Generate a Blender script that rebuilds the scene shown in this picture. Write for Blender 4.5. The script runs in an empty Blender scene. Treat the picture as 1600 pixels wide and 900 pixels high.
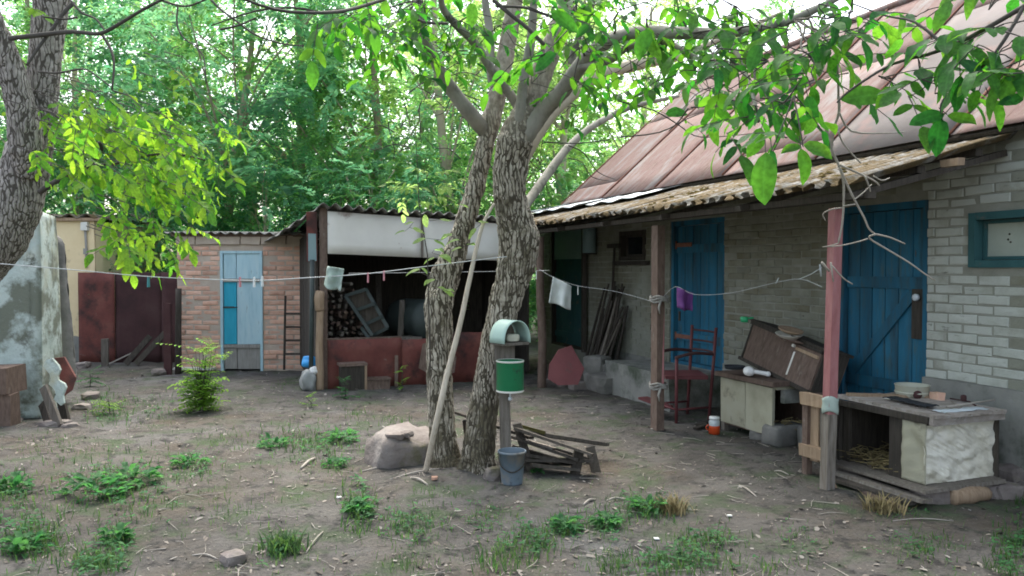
import bpy, math, random
from mathutils import Vector, Matrix, Euler, Quaternion, noise as mn

random.seed(7)
R = math.radians
sc = bpy.context.scene
COL = sc.collection

# ------------------------------------------------------------------ camera
CAM = Vector((0.0, 0.0, 1.6))
FPX = 1232.0                       # focal length in photo pixels (1600 wide)
PITCH = math.atan(30 / FPX)        # looking slightly down
cam_d = bpy.data.cameras.new('camera')
cam_d.sensor_width = 36.0
cam_d.lens = 36.0 * FPX / 1600.0
cam_d.clip_start = 0.05
cam_d.clip_end = 2000.0
cam = bpy.data.objects.new('camera', cam_d)
COL.objects.link(cam)
cam.location = CAM
cam.rotation_euler = (R(90) - PITCH, 0, 0)
sc.camera = cam

# ------------------------------------------------------------------ light
SUN_EL, SUN_AZ = R(58), R(350)     # soft evening light through thin cloud
world = bpy.data.worlds.new("World")
sc.world = world
world.use_nodes = True
wn = world.node_tree
wn.nodes.clear()
wo = wn.nodes.new('ShaderNodeOutputWorld')
wb = wn.nodes.new('ShaderNodeBackground')
ws = wn.nodes.new('ShaderNodeTexSky')
ws.sky_type = 'NISHITA'
ws.sun_disc = False
ws.sun_elevation = SUN_EL
ws.sun_rotation = SUN_AZ
ws.air_density = 1.0
ws.dust_density = 4.0
ws.ozone_density = 0.3
wb.inputs['Strength'].default_value = 0.15
wh = wn.nodes.new('ShaderNodeHueSaturation')      # thin cloud: a paler sky
wh.inputs['Saturation'].default_value = 0.6
wn.links.new(ws.outputs[0], wh.inputs['Color'])
wn.links.new(wh.outputs[0], wb.inputs['Color'])
wn.links.new(wb.outputs[0], wo.inputs['Surface'])
sun_d = bpy.data.lights.new('sun', 'SUN')
sun_d.energy = 1.4
sun_d.angle = R(50)
sun_d.color = (1.0, 0.95, 0.86)
sun = bpy.data.objects.new('sun', sun_d)
COL.objects.link(sun)
sun.location = (0, 0, 30)
_sd = Vector((math.sin(SUN_AZ) * math.cos(SUN_EL), math.cos(SUN_AZ) * math.cos(SUN_EL), math.sin(SUN_EL)))
sun.rotation_euler = (-_sd).to_track_quat('-Z', 'Y').to_euler()

vs = sc.view_settings
vs.view_transform = 'Standard'
vs.look = 'None'
vs.gamma = 1.0
vs.exposure = 2.0
vs.use_curve_mapping = False
sc.render.engine = 'CYCLES'
sc.cycles.max_bounces = 8
sc.cycles.transparent_max_bounces = 8
sc.cycles.use_denoising = True
sc.cycles.filter_width = 1.8

# ------------------------------------------------------------------ helpers
def at(px, py, Y):
    """world point on the sight line of photo pixel (px,py) at distance Y along the yard"""
    dx = (px - 800) / FPX
    up = (450 - py) / FPX
    c, s = math.cos(PITCH), math.sin(PITCH)
    d = Vector((dx, c + up * s, -s + up * c))
    return CAM + d * (Y / d.y)

def gz(x, y):
    d = max(abs(x + 1.5) - 8.5, abs(y - 8) - 8.5, 0.0)
    if d > 6: return 0.0
    k = 1.0 - d / 6
    h = 0.02 * mn.noise(Vector((x * .5, y * .5, 3.1))) + 0.016 * mn.noise(Vector((x * 2.1, y * 2.1, 9.0)))
    h += 0.015 * mn.noise(Vector((x * 5.3, y * 5.3, 1.0))) + 0.007 * mn.noise(Vector((x * 11.0, y * 11.0, 5.0)))
    r2 = (x + 0.25) ** 2 + (y - 6.5) ** 2
    h += 0.05 * math.exp(-r2 / 0.5)
    return h * k

def ground(px, py):
    """where the sight line of a photo pixel meets the yard"""
    up = (450 - py) / FPX
    c, s = math.cos(PITCH), math.sin(PITCH)
    d = Vector(((px - 800) / FPX, c + up * s, -s + up * c))
    p = CAM + d * (-CAM.z / d.z)
    return Vector((p.x, p.y, gz(p.x, p.y)))

def mpx(n, Y):                     # n photo pixels at distance Y, in metres
    return n * Y / FPX

HO = Vector((2.28, 5.66, 0.0))
HA = R(21)
HV = Vector((math.cos(HA), math.sin(HA), 0))
HU = Vector((-math.sin(HA), math.cos(HA), 0))
def hp(w, s, z=0.0):               # farmhouse coordinates: w towards the wall, s along it
    p = HO + HV * w + HU * s
    return Vector((p.x, p.y, z))

class MB:
    """collects shapes, then links them as one mesh object"""
    def __init__(self): self.v = []; self.f = []; self.m = []; self.sm = []; self.cur = 0
    def add(self, vs_, fs, smooth=False):
        b = len(self.v)
        self.v.extend([tuple(p) for p in vs_])
        for f in fs:
            self.f.append([i + b for i in f]); self.m.append(self.cur); self.sm.append(smooth)
        return self
    def box(self, c, size, rot=None, jit=0.0, taper=1.0):
        sx, sy, sz = [d / 2 for d in size]
        pts = []
        for z in (-sz, sz):
            k = taper if z > 0 else 1.0
            for x, y in ((-sx, -sy), (sx, -sy), (sx, sy), (-sx, sy)):
                p = Vector((x * k, y * k, z))
                if jit: p += Vector((random.uniform(-jit, jit), random.uniform(-jit, jit), random.uniform(-jit, jit)))
                if rot is not None: p = rot @ p
                pts.append(p + Vector(c))
        return self.add(pts, [(3, 2, 1, 0), (4, 5, 6, 7), (0, 1, 5, 4), (1, 2, 6, 5), (2, 3, 7, 6), (3, 0, 4, 7)])
    def bar(self, a, b, w, t, up=(0, 0, 1), jit=0.0):
        a, b = Vector(a), Vector(b)
        d = (b - a); L = d.length; d.normalize()
        u = Vector(up)
        x = u.cross(d)
        if x.length < 1e-4: x = Vector((1, 0, 0)).cross(d)
        x.normalize(); y = d.cross(x)
        m = Matrix((x, y, d)).transposed()
        return self.box((a + b) / 2, (w, t, L), m, jit)
    def tube(self, pts, rad, n=8, cap=True, smooth=True, wob=0.0, sub=0):
        pts = [Vector(p) for p in pts]
        if not hasattr(rad, '__len__'): rad = [rad] * len(pts)
        rad = list(rad)
        if sub:
            np_, nr = [], []
            for i in range(len(pts) - 1):
                p0 = pts[max(i - 1, 0)]; p1 = pts[i]; p2 = pts[i + 1]; p3 = pts[min(i + 2, len(pts) - 1)]
                for k in range(sub):
                    t = k / sub
                    q = 0.5 * ((2 * p1) + (p2 - p0) * t + (2 * p0 - 5 * p1 + 4 * p2 - p3) * t * t + (3 * p1 - p0 - 3 * p2 + p3) * t ** 3)
                    np_.append(q); nr.append(rad[i] * (1 - t) + rad[i + 1] * t)
            np_.append(pts[-1]); nr.append(rad[-1])
            pts, rad = np_, nr
        rings = []
        nx = None
        vs_ = []
        for i, p in enumerate(pts):
            t = (pts[min(i + 1, len(pts) - 1)] - pts[max(i - 1, 0)])
            if t.length < 1e-9: t = Vector((0, 0, 1))
            t.normalize()
            if nx is None:
                nx = t.cross(Vector((0.13, 1, 0.21)))
                if nx.length < 1e-3: nx = t.cross(Vector((1, 0, 0)))
            else:
                nx = nx - t * nx.dot(t)
            nx.normalize(); ny = t.cross(nx)
            for k in range(n):
                a = 2 * math.pi * k / n
                r = rad[i]
                if wob:
                    q = p + (nx * math.cos(a) + ny * math.sin(a)) * r
                    r *= 1 + wob * mn.noise(q * (1.2 / max(r, .02) * .35)) + wob * .5 * mn.noise(q * (1.2 / max(r, .02)))
                vs_.append(p + (nx * math.cos(a) + ny * math.sin(a)) * r)
        fs = []
        for i in range(len(pts) - 1):
            for k in range(n):
                k2 = (k + 1) % n
                fs.append((i * n + k, i * n + k2, (i + 1) * n + k2, (i + 1) * n + k))
        if cap:
            fs.append(tuple(range(n))[::-1]); fs.append(tuple(range((len(pts) - 1) * n, len(pts) * n)))
        return self.add(vs_, fs, smooth)
    def lathe(self, prof, c=(0, 0, 0), n=20, rot=None, smooth=True):
        vs_ = []
        for r, z in prof:
            for k in range(n):
                a = 2 * math.pi * k / n
                p = Vector((r * math.cos(a), r * math.sin(a), z))
                if rot is not None: p = rot @ p
                vs_.append(p + Vector(c))
        fs = []
        for i in range(len(prof) - 1):
            for k in range(n):
                k2 = (k + 1) % n
                fs.append((i * n + k, i * n + k2, (i + 1) * n + k2, (i + 1) * n + k))
        return self.add(vs_, fs, smooth)
    def sheet(self, fn, nu, nv, thick=None, smooth=True):
        """surface fn(u,v) with u,v in 0..1, optionally with thickness along its normal"""
        P = [[Vector(fn(i / nu, j / nv)) for i in range(nu + 1)] for j in range(nv + 1)]
        vs_ = [p for row in P for p in row]
        W = nu + 1
        fs = [(j * W + i, j * W + i + 1, (j + 1) * W + i + 1, (j + 1) * W + i) for j in range(nv) for i in range(nu)]
        if thick:
            nrm = []
            for j in range(nv + 1):
                for i in range(nu + 1):
                    a = P[j][min(i + 1, nu)] - P[j][max(i - 1, 0)]
                    b = P[min(j + 1, nv)][i] - P[max(j - 1, 0)][i]
                    q = a.cross(b); q.normalize(); nrm.append(q)
            M = len(vs_)
            vs_ = vs_ + [p - q * thick for p, q in zip(vs_, nrm)]
            fs = fs + [tuple(i + M for i in f)[::-1] for f in fs]
            for i in range(nu):
                fs.append((i + 1, i, i + M, i + 1 + M)); k = nv * W + i
                fs.append((k, k + 1, k + 1 + M, k + M))
            for j in range(nv):
                a, b = j * W, (j + 1) * W
                fs.append((a, b, b + M, a + M)); a += nu; b += nu
                fs.append((b, a, a + M, b + M))
        return self.add(vs_, fs, smooth)
    def poly(self, pts, thick, n):
        """flat outline pts (world), extruded by thick along n"""
        n = Vector(n).normalized() * thick
        k = len(pts)
        vs_ = [Vector(p) for p in pts] + [Vector(p) + n for p in pts]
        fs = [tuple(range(k))[::-1], tuple(range(k, 2 * k))] + [(i, (i + 1) % k, (i + 1) % k + k, i + k) for i in range(k)]
        return self.add(vs_, fs)
    def rock(self, c, size, seed=0, sub=2, rough=.25, rot=0.0, flat=0.5):
        import bmesh
        bm = bmesh.new()
        bmesh.ops.create_icosphere(bm, subdivisions=sub, radius=1.0)
        rz = Matrix.Rotation(rot, 3, 'Z')
        vs_ = []
        for v in bm.verts:
            p = v.co.copy()
            q = Vector((math.copysign(abs(p.x) ** flat, p.x), math.copysign(abs(p.y) ** flat, p.y), math.copysign(abs(p.z) ** flat, p.z)))
            q *= 1 + rough * mn.noise(p * 1.3 + Vector((seed * 7.7, 0, 0))) + rough * .4 * mn.noise(p * 3.5 + Vector((seed * 3.1, 5, 0)))
            q = Vector((q.x * size[0] / 2, q.y * size[1] / 2, q.z * size[2] / 2))
            vs_.append(rz @ q + Vector(c))
        fs = [[v.index for v in f.verts] for f in bm.faces]
        bm.free()
        return self.add(vs_, fs, sub >= 3)
    def mesh(self, name, mats):
        me = bpy.data.meshes.new(name)
        me.from_pydata(self.v, [], self.f)
        if not isinstance(mats, (list, tuple)): mats = [mats]
        for m in mats: me.materials.append(m)
        if len(mats) > 1: me.polygons.foreach_set('material_index', self.m)
        me.polygons.foreach_set('use_smooth', self.sm)
        me.update()
        return me
    def build(self, name, mats, parent=None, world=False):
        o = bpy.data.objects.new(name, self.mesh(name, mats))
        COL.objects.link(o)
        if parent is not None: attach(o, parent, world)
        return o

def wmat(o):
    m = Matrix.LocRotScale(o.location, o.rotation_euler, o.scale)
    return (wmat(o.parent) @ o.matrix_parent_inverse @ m) if o.parent else m
def attach(o, parent, world=False):
    o.parent = parent
    if world: o.matrix_parent_inverse = wmat(parent).inverted()
def tag(o, label=None, cat=None, group=None, kind=None):
    if label: o['label'] = label
    if cat: o['category'] = cat
    if group: o['group'] = group
    if kind: o['kind'] = kind
    return o
def thing(name, label, cat, loc=(0, 0, 0), rotz=0.0, group=None, rot=None):
    o = bpy.data.objects.new(name, None)
    COL.objects.link(o)
    o.empty_display_size = .1
    o.location = loc
    o.rotation_euler = rot if rot else (0, 0, rotz)
    return tag(o, label, cat, group)
def piece(name, me, parent, loc=(0, 0, 0), rot=(0, 0, 0), scale=(1, 1, 1), world=False):
    o = bpy.data.objects.new(name, me)
    COL.objects.link(o)
    o.location = loc; o.rotation_euler = rot; o.scale = scale
    if parent is not None: attach(o, parent, world)
    return o

# ------------------------------------------------------------------ materials
def _n(nt, typ, **kw):
    n = nt.nodes.new(typ)
    for k, v in kw.items():
        if k in n.inputs: n.inputs[k].default_value = v
        else: setattr(n, k, v)
    return n
def mat(name, cols, scale=4.0, rough=.85, bump=.3, bscale=45.0, stretch=(1, 1, 1), spec=.3, stains=(), rnd=0.0, metallic=0.0, detail=8.0, bdist=.01):
    """cols: ramp colours; stains: (colour, scale, threshold, softness[, stretch])"""
    m = bpy.data.materials.new(name)
    m.use_nodes = True
    nt = m.node_tree
    L = nt.links.new
    bs = nt.nodes['Principled BSDF']
    tc = _n(nt, 'ShaderNodeTexCoord')
    oi = _n(nt, 'ShaderNodeObjectInfo')
    off = _n(nt, 'ShaderNodeVectorMath', operation='SCALE'); off.inputs['Scale'].default_value = 37.0 if rnd else 0.0
    cx = _n(nt, 'ShaderNodeCombineXYZ')
    for i in range(3): L(oi.outputs['Random'], cx.inputs[i])
    L(cx.outputs[0], off.inputs[0])
    ad = _n(nt, 'ShaderNodeVectorMath', operation='ADD')
    L(tc.outputs['Object'], ad.inputs[0]); L(off.outputs[0], ad.inputs[1])
    def mapped(st):
        mp = _n(nt, 'ShaderNodeMapping'); mp.inputs['Scale'].default_value = st
        L(ad.outputs[0], mp.inputs['Vector']); return mp.outputs[0]
    mv = mapped(stretch)
    nz = _n(nt, 'ShaderNodeTexNoise', Scale=scale, Detail=detail, Roughness=.62)
    L(mv, nz.inputs['Vector'])
    cr = _n(nt, 'ShaderNodeValToRGB')
    els = cr.color_ramp.elements
    for i, c in enumerate(cols):
        p = .28 + .44 * (i / max(1, len(cols) - 1))
        e = els[i] if i < 2 else els.new(p)
        e.position = p; e.color = (*c, 1)
    if len(cols) == 1: els[1].color = (*cols[0], 1)
    L(nz.outputs['Fac'], cr.inputs['Fac'])
    col = cr.outputs['Color']
    for st in stains:
        c, s, th, soft = st[:4]
        n2 = _n(nt, 'ShaderNodeTexNoise', Scale=s, Detail=6.0, Roughness=.65)
        L(mapped(st[4]) if len(st) > 4 else mv, n2.inputs['Vector'])
        mr = _n(nt, 'ShaderNodeMapRange'); mr.inputs['From Min'].default_value = th - soft; mr.inputs['From Max'].default_value = th + soft
        L(n2.outputs['Fac'], mr.inputs['Value'])
        mx = _n(nt, 'ShaderNodeMix', data_type='RGBA')
        L(mr.outputs[0], mx.inputs['Factor']); L(col, mx.inputs[6]); mx.inputs[7].default_value = (*c, 1)
        col = mx.outputs[2]
    if rnd:
        hs = _n(nt, 'ShaderNodeHueSaturation')
        mr = _n(nt, 'ShaderNodeMapRange'); mr.inputs['To Min'].default_value = 1 - rnd; mr.inputs['To Max'].default_value = 1 + rnd
        L(oi.outputs['Random'], mr.inputs['Value']); L(mr.outputs[0], hs.inputs['Value'])
        L(col, hs.inputs['Color']); col = hs.outputs[0]
    L(col, bs.inputs['Base Color'])
    bs.inputs['Roughness'].default_value = rough
    bs.inputs['Metallic'].default_value = metallic
    bs.inputs['Specular IOR Level'].default_value = spec
    if bump:
        nb = _n(nt, 'ShaderNodeTexNoise', Scale=bscale, Detail=5.0, Roughness=.6)
        L(mv, nb.inputs['Vector'])
        bp = _n(nt, 'ShaderNodeBump', Strength=bump, Distance=bdist)
        L(nb.outputs['Fac'], bp.inputs['Height']); L(bp.outputs[0], bs.inputs['Normal'])
    m['_col'] = 1
    return m

def leafmat(name, a, b, ta, tb, trans=.45, rough=.5):
    """green leaf that lets light through; a..b reflected, ta..tb transmitted, varied leaf by leaf"""
    m = bpy.data.materials.new(name)
    m.use_nodes = True
    nt = m.node_tree; L = nt.links.new
    bs = nt.nodes['Principled BSDF']; out = nt.nodes['Material Output']
    ge = _n(nt, 'ShaderNodeNewGeometry'); oi = _n(nt, 'ShaderNodeObjectInfo')
    ad = _n(nt, 'ShaderNodeMath', operation='ADD'); L(ge.outputs['Random Per Island'], ad.inputs[0]); L(oi.outputs['Random'], ad.inputs[1])
    fr = _n(nt, 'ShaderNodeMath', operation='FRACT'); L(ad.outputs[0], fr.inputs[0])
    m1 = _n(nt, 'ShaderNodeMix', data_type='RGBA'); m1.inputs[6].default_value = (*a, 1); m1.inputs[7].default_value = (*b, 1)
    m2 = _n(nt, 'ShaderNodeMix', data_type='RGBA'); m2.inputs[6].default_value = (*ta, 1); m2.inputs[7].default_value = (*tb, 1)
    L(fr.outputs[0], m1.inputs['Factor']); L(fr.outputs[0], m2.inputs['Factor'])
    at_ = _n(nt, 'ShaderNodeAttribute', attribute_name='rib')
    mr = _n(nt, 'ShaderNodeMapRange'); mr.inputs['From Min'].default_value = .86; mr.inputs['From Max'].default_value = .97; mr.inputs['To Max'].default_value = .55
    L(at_.outputs['Fac'], mr.inputs['Value'])
    tc = _n(nt, 'ShaderNodeTexCoord'); nz = _n(nt, 'ShaderNodeTexNoise', Scale=7.0, Detail=5.0); L(tc.outputs['Object'], nz.inputs['Vector'])
    m3 = _n(nt, 'ShaderNodeMapRange'); m3.inputs['From Min'].default_value = .3; m3.inputs['From Max'].default_value = .7; m3.inputs['To Min'].default_value = .62; m3.inputs['To Max'].default_value = 1.25
    L(nz.outputs['Fac'], m3.inputs['Value'])
    hv = _n(nt, 'ShaderNodeHueSaturation'); L(m3.outputs[0], hv.inputs['Value']); L(m1.outputs[2], hv.inputs['Color'])
    hv2 = _n(nt, 'ShaderNodeHueSaturation'); L(m3.outputs[0], hv2.inputs['Value']); L(m2.outputs[2], hv2.inputs['Color'])
    m4 = _n(nt, 'ShaderNodeMix', data_type='RGBA'); L(mr.outputs[0], m4.inputs['Factor']); L(hv.outputs[0], m4.inputs[6]); m4.inputs[7].default_value = (b[0] * 1.8, b[1] * 1.6, b[2] * 1.8, 1)
    L(m4.outputs[2], bs.inputs['Base Color'])
    bs.inputs['Roughness'].default_value = .62
    bs.inputs['Specular IOR Level'].default_value = .14
    tr = _n(nt, 'ShaderNodeBsdfTranslucent'); L(hv2.outputs[0], tr.inputs['Color'])
    mx = _n(nt, 'ShaderNodeMixShader'); mx.inputs['Fac'].default_value = trans
    L(bs.outputs[0], mx.inputs[1]); L(tr.outputs[0], mx.inputs[2]); L(mx.outputs[0], out.inputs['Surface'])
    return m

def barkmat(name, plate, plate2, crack, moss, mossth=.62, sx=30.0, sz=4.5, disp=.012, crackw=.4, base_moss=0.9, young=None):
    """furrowed bark: long plates between deep cracks, real relief, mossier near the ground"""
    m = bpy.data.materials.new(name)
    m.use_nodes = True
    nt = m.node_tree; L = nt.links.new
    bs = nt.nodes['Principled BSDF']; out = nt.nodes['Material Output']
    tc = _n(nt, 'ShaderNodeTexCoord')
    def warp(sc1, amt, src):
        nw = _n(nt, 'ShaderNodeTexNoise', Scale=sc1, Detail=4.0); L(tc.outputs['Object'], nw.inputs['Vector'])
        k = _n(nt, 'ShaderNodeVectorMath', operation='SCALE'); k.inputs['Scale'].default_value = amt; L(nw.outputs['Color'], k.inputs[0])
        ad = _n(nt, 'ShaderNodeVectorMath', operation='ADD'); L(src, ad.inputs[0]); L(k.outputs[0], ad.inputs[1]); return ad.outputs[0]
    w1 = warp(3.0, .12, tc.outputs['Object']); w2 = warp(14.0, .035, w1)
    def edge(sx_, sz_):
        mp = _n(nt, 'ShaderNodeMapping'); mp.inputs['Scale'].default_value = (sx_, sx_, sz_); L(w2, mp.inputs['Vector'])
        vo = _n(nt, 'ShaderNodeTexVoronoi', feature='DISTANCE_TO_EDGE', Scale=1.0); L(mp.outputs[0], vo.inputs['Vector'])
        mr = _n(nt, 'ShaderNodeMapRange', interpolation_type='SMOOTHSTEP'); mr.inputs['From Min'].default_value = 0.03; mr.inputs['From Max'].default_value = crackw
        L(vo.outputs['Distance'], mr.inputs['Value']); return mr.outputs[0]
    e1 = edge(sx, sz); e2 = edge(sx * 1.9, sz * 2.6)
    mpn = _n(nt, 'ShaderNodeMapping'); mpn.inputs['Scale'].default_value = (60, 60, 5); L(w1, mpn.inputs['Vector'])
    ns = _n(nt, 'ShaderNodeTexNoise', Scale=1.0, Detail=4.0); L(mpn.outputs[0], ns.inputs['Vector'])
    mx = _n(nt, 'ShaderNodeMath', operation='MULTIPLY_ADD'); L(e2, mx.inputs[0]); mx.inputs[1].default_value = .35; mx.inputs[2].default_value = .65
    hh = _n(nt, 'ShaderNodeMath', operation='MULTIPLY'); L(e1, hh.inputs[0]); L(mx.outputs[0], hh.inputs[1])
    hs = _n(nt, 'ShaderNodeMath', operation='MULTIPLY_ADD'); L(ns.outputs['Fac'], hs.inputs[0]); hs.inputs[1].default_value = .5; hs.inputs[2].default_value = .72
    h2 = _n(nt, 'ShaderNodeMath', operation='MULTIPLY'); L(hh.outputs[0], h2.inputs[0]); L(hs.outputs[0], h2.inputs[1])
    n3 = _n(nt, 'ShaderNodeTexNoise', Scale=3.2, Detail=7.0, Roughness=.7); L(tc.outputs['Object'], n3.inputs['Vector'])
    n2 = _n(nt, 'ShaderNodeTexNoise', Scale=24.0, Detail=6.0); L(tc.outputs['Object'], n2.inputs['Vector'])
    pm = _n(nt, 'ShaderNodeMix', data_type='RGBA'); pm.inputs[6].default_value = (*plate, 1); pm.inputs[7].default_value = (*plate2, 1)
    pr = _n(nt, 'ShaderNodeMapRange'); pr.inputs['From Min'].default_value = .36; pr.inputs['From Max'].default_value = .62; L(n2.outputs['Fac'], pr.inputs['Value']); L(pr.outputs[0], pm.inputs['Factor'])
    # moss grows thickest near the ground
    sxyz = _n(nt, 'ShaderNodeSeparateXYZ'); L(tc.outputs['Object'], sxyz.inputs[0])
    zr = _n(nt, 'ShaderNodeMapRange'); zr.inputs['From Min'].default_value = 0.0; zr.inputs['From Max'].default_value = .9; zr.inputs['To Min'].default_value = .2 * base_moss; zr.inputs['To Max'].default_value = 0.0
    L(sxyz.outputs['Z'], zr.inputs['Value'])
    am = _n(nt, 'ShaderNodeMath', operation='ADD'); L(n3.outputs['Fac'], am.inputs[0]); L(zr.outputs[0], am.inputs[1])
    ms = _n(nt, 'ShaderNodeMapRange'); ms.inputs['From Min'].default_value = mossth - .07; ms.inputs['From Max'].default_value = mossth + .06; ms.inputs['To Max'].default_value = .8
    L(am.outputs[0], ms.inputs['Value'])
    mm = _n(nt, 'ShaderNodeMix', data_type='RGBA'); L(ms.outputs[0], mm.inputs['Factor']); L(pm.outputs[2], mm.inputs[6]); mm.inputs[7].default_value = (*moss, 1)
    cf_ = _n(nt, 'ShaderNodeMapRange', interpolation_type='SMOOTHSTEP'); cf_.inputs['From Min'].default_value = .02; cf_.inputs['From Max'].default_value = .36; L(h2.outputs[0], cf_.inputs['Value'])
    crk = cf_.outputs[0]; hgt = h2.outputs[0]
    if young:      # younger, smoother bark higher up
        yr = _n(nt, 'ShaderNodeMapRange', interpolation_type='SMOOTHSTEP'); yr.inputs['From Min'].default_value = young[0]; yr.inputs['From Max'].default_value = young[1]; yr.inputs['To Max'].default_value = .88
        ya = _n(nt, 'ShaderNodeMath', operation='MULTIPLY_ADD'); L(n3.outputs['Fac'], ya.inputs[0]); ya.inputs[1].default_value = 1.2; L(sxyz.outputs['Z'], ya.inputs[2])
        L(ya.outputs[0], yr.inputs['Value'])
        y1 = _n(nt, 'ShaderNodeMix', data_type='FLOAT'); L(yr.outputs[0], y1.inputs[0]); L(crk, y1.inputs[2]); y1.inputs[3].default_value = .8; crk = y1.outputs[0]
        y2 = _n(nt, 'ShaderNodeMix', data_type='FLOAT'); L(yr.outputs[0], y2.inputs[0]); L(hgt, y2.inputs[2]); y2.inputs[3].default_value = .55; hgt = y2.outputs[0]
    cm = _n(nt, 'ShaderNodeMix', data_type='RGBA'); L(crk, cm.inputs['Factor']); cm.inputs[6].default_value = (*crack, 1); L(mm.outputs[2], cm.inputs[7])
    L(cm.outputs[2], bs.inputs['Base Color'])
    bs.inputs['Roughness'].default_value = .9
    bs.inputs['Specular IOR Level'].default_value = .2
    dp = _n(nt, 'ShaderNodeDisplacement', Midlevel=.6, Scale=disp); L(hgt, dp.inputs['Height']); L(dp.outputs[0], out.inputs['Displacement'])
    m.displacement_method = 'BOTH'
    return m

M = {}
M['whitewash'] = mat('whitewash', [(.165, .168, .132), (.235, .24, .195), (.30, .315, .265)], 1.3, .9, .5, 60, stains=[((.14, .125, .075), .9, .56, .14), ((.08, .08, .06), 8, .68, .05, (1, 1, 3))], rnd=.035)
M['whitewash_pale'] = mat('whitewash_pale', [(.35, .37, .325), (.44, .46, .415), (.49, .51, .465)], 1.3, .9, .5, 60, stains=[((.2, .195, .14), 1.2, .62, .12), ((.12, .12, .10), 7, .69, .05, (1, 1, 3))], rnd=.03)  # paler tone for the bricks at the near right end of the wall
M['mortar'] = mat('mortar', [(.19, .192, .157), (.31, .315, .27)], 3, .95, .5, 60)
M['concrete'] = mat('concrete', [(.13, .135, .12), (.22, .22, .2), (.27, .27, .24)], 3, .95, .6, 35, stains=[((.07, .085, .06), 2.2, .58, .08)])
M['old_concrete'] = mat('old_concrete', [(.10, .10, .09), (.17, .165, .15), (.24, .23, .21)], 5, .95, .7, 30, rnd=.15)
M['plaster_peel'] = mat('plaster_peel', [(.30, .36, .33), (.42, .49, .455), (.50, .55, .51)], 2, .95, .5, 30, stains=[((.15, .165, .13), 2.1, .51, .05), ((.36, .36, .26), 1.1, .62, .06), ((.09, .095, .075), 4, .63, .05)], bdist=.02)
M['red_brick'] = mat('red_brick', [(.46, .25, .175), (.60, .37, .27), (.58, .41, .32)], 6, .95, .6, 50, stains=[((.55, .45, .37), 9, .66, .04)], rnd=.22)
M['shed_mortar'] = mat('shed_mortar', [(.38, .31, .25), (.5, .42, .34)], 5, .95, .6, 40)
M['yellow_plaster'] = mat('yellow_plaster', [(.64, .51, .30), (.74, .61, .38)], 2, .95, .35, 20, stains=[((.42, .34, .22), 2.5, .62, .05)])
M['asbestos'] = mat('asbestos', [(.13, .125, .11), (.24, .235, .215), (.34, .335, .32)], 6, .95, .5, 40, stains=[((.05, .048, .035), 4, .58, .06)], rnd=.12)
M['mossy_asbestos'] = mat('mossy_asbestos', [(.10, .092, .07), (.21, .20, .18), (.36, .35, .33)], 9, .95, .7, 40, stains=[((.12, .085, .04), 6, .47, .06), ((.06, .045, .025), 11, .6, .05)], rnd=.1, bdist=.02)
M['zinc'] = mat('zinc', [(.48, .53, .56), (.6, .65, .68)], 3, .5, .1, 20, spec=.5, stains=[((.32, .3, .28), 3, .64, .05)])
M['pink_roof'] = mat('pink_roof', [(.125, .072, .064), (.16, .102, .092), (.18, .13, .12)], 3, .95, .35, 25, stretch=(1, 3.5, 1), stains=[((.19, .175, .17), 1.3, .57, .08), ((.12, .07, .05), 3, .62, .06), ((.12, .085, .07), 20, .62, .05), ((.2, .175, .16), 28, .64, .05), ((.09, .045, .03), 4.5, .63, .05, (1, 7, 1))], rnd=.10)
M['grey_roof'] = mat('grey_roof', [(.125, .108, .104), (.165, .148, .143)], 3, .95, .25, 25, stains=[((.2, .14, .13), 2.5, .58, .06), ((.12, .08, .06), 8, .68, .04)], rnd=.08)
M['rust_seam'] = mat('rust_seam', [(.14, .06, .04), (.24, .11, .08)], 12, .9, .4, 60)
M['blue_paint'] = mat('blue_paint', [(.010, .085, .15), (.016, .125, .21), (.03, .16, .25)], 3, .65, .4, 25, (4, 4, .6), stains=[((.05, .10, .115), 3, .60, .08, (6, 6, .8)), ((.07, .065, .055), 9, .68, .03, (4, 4, .8)), ((.02, .05, .07), 1.5, .58, .1)], rnd=.16)
M['pale_blue_paint'] = mat('pale_blue_paint', [(.28, .44, .49), (.38, .55, .60), (.45, .59, .61)], 3, .75, .3, 25, (5, 5, .8), stains=[((.13, .15, .15), 4, .68, .05, (5, 5, .8))], rnd=.05)
M['bright_blue_paint'] = mat('bright_blue_paint', [(.02, .30, .42), (.04, .38, .52)], 3, .7, .3, 25, (5, 5, .8))
M['teal_paint'] = mat('teal_paint', [(.025, .08, .085), (.04, .115, .12)], 4, .8, .4, 30, rnd=.1, stains=[((.10, .11, .10), 7, .64, .04)])
M['grey_board'] = mat('grey_board', [(.30, .34, .29), (.40, .44, .38)], 3, .85, .2, 30, stains=[((.07, .07, .06), 16, .72, .02)])
M['dark_glass'] = mat('dark_glass', [(.012, .014, .016), (.02, .024, .028)], 3, .12, 0, spec=.6)
M['old_wood'] = mat('old_wood', [(.085, .072, .058), (.155, .135, .112), (.21, .19, .165)], 5, .9, .6, 40, (9, 9, .9), rnd=.25)
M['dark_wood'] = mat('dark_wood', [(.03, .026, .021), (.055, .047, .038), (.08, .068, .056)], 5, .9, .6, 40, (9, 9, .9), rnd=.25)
M['light_wood'] = mat('light_wood', [(.22, .15, .095), (.31, .22, .145), (.36, .27, .19)], 5, .85, .5, 40, (9, 9, .9), rnd=.15)
M['brown_wood'] = mat('brown_wood', [(.085, .055, .042), (.13, .09, .07), (.17, .12, .095)], 5, .8, .5, 40, (6, 6, 2), rnd=.15, stains=[((.2, .17, .14), 3, .66, .05)])
M['grey_post'] = mat('grey_post', [(.20, .19, .17), (.28, .27, .245), (.33, .32, .29)], 6, .9, .5, 40, (9, 9, .9))
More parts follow.
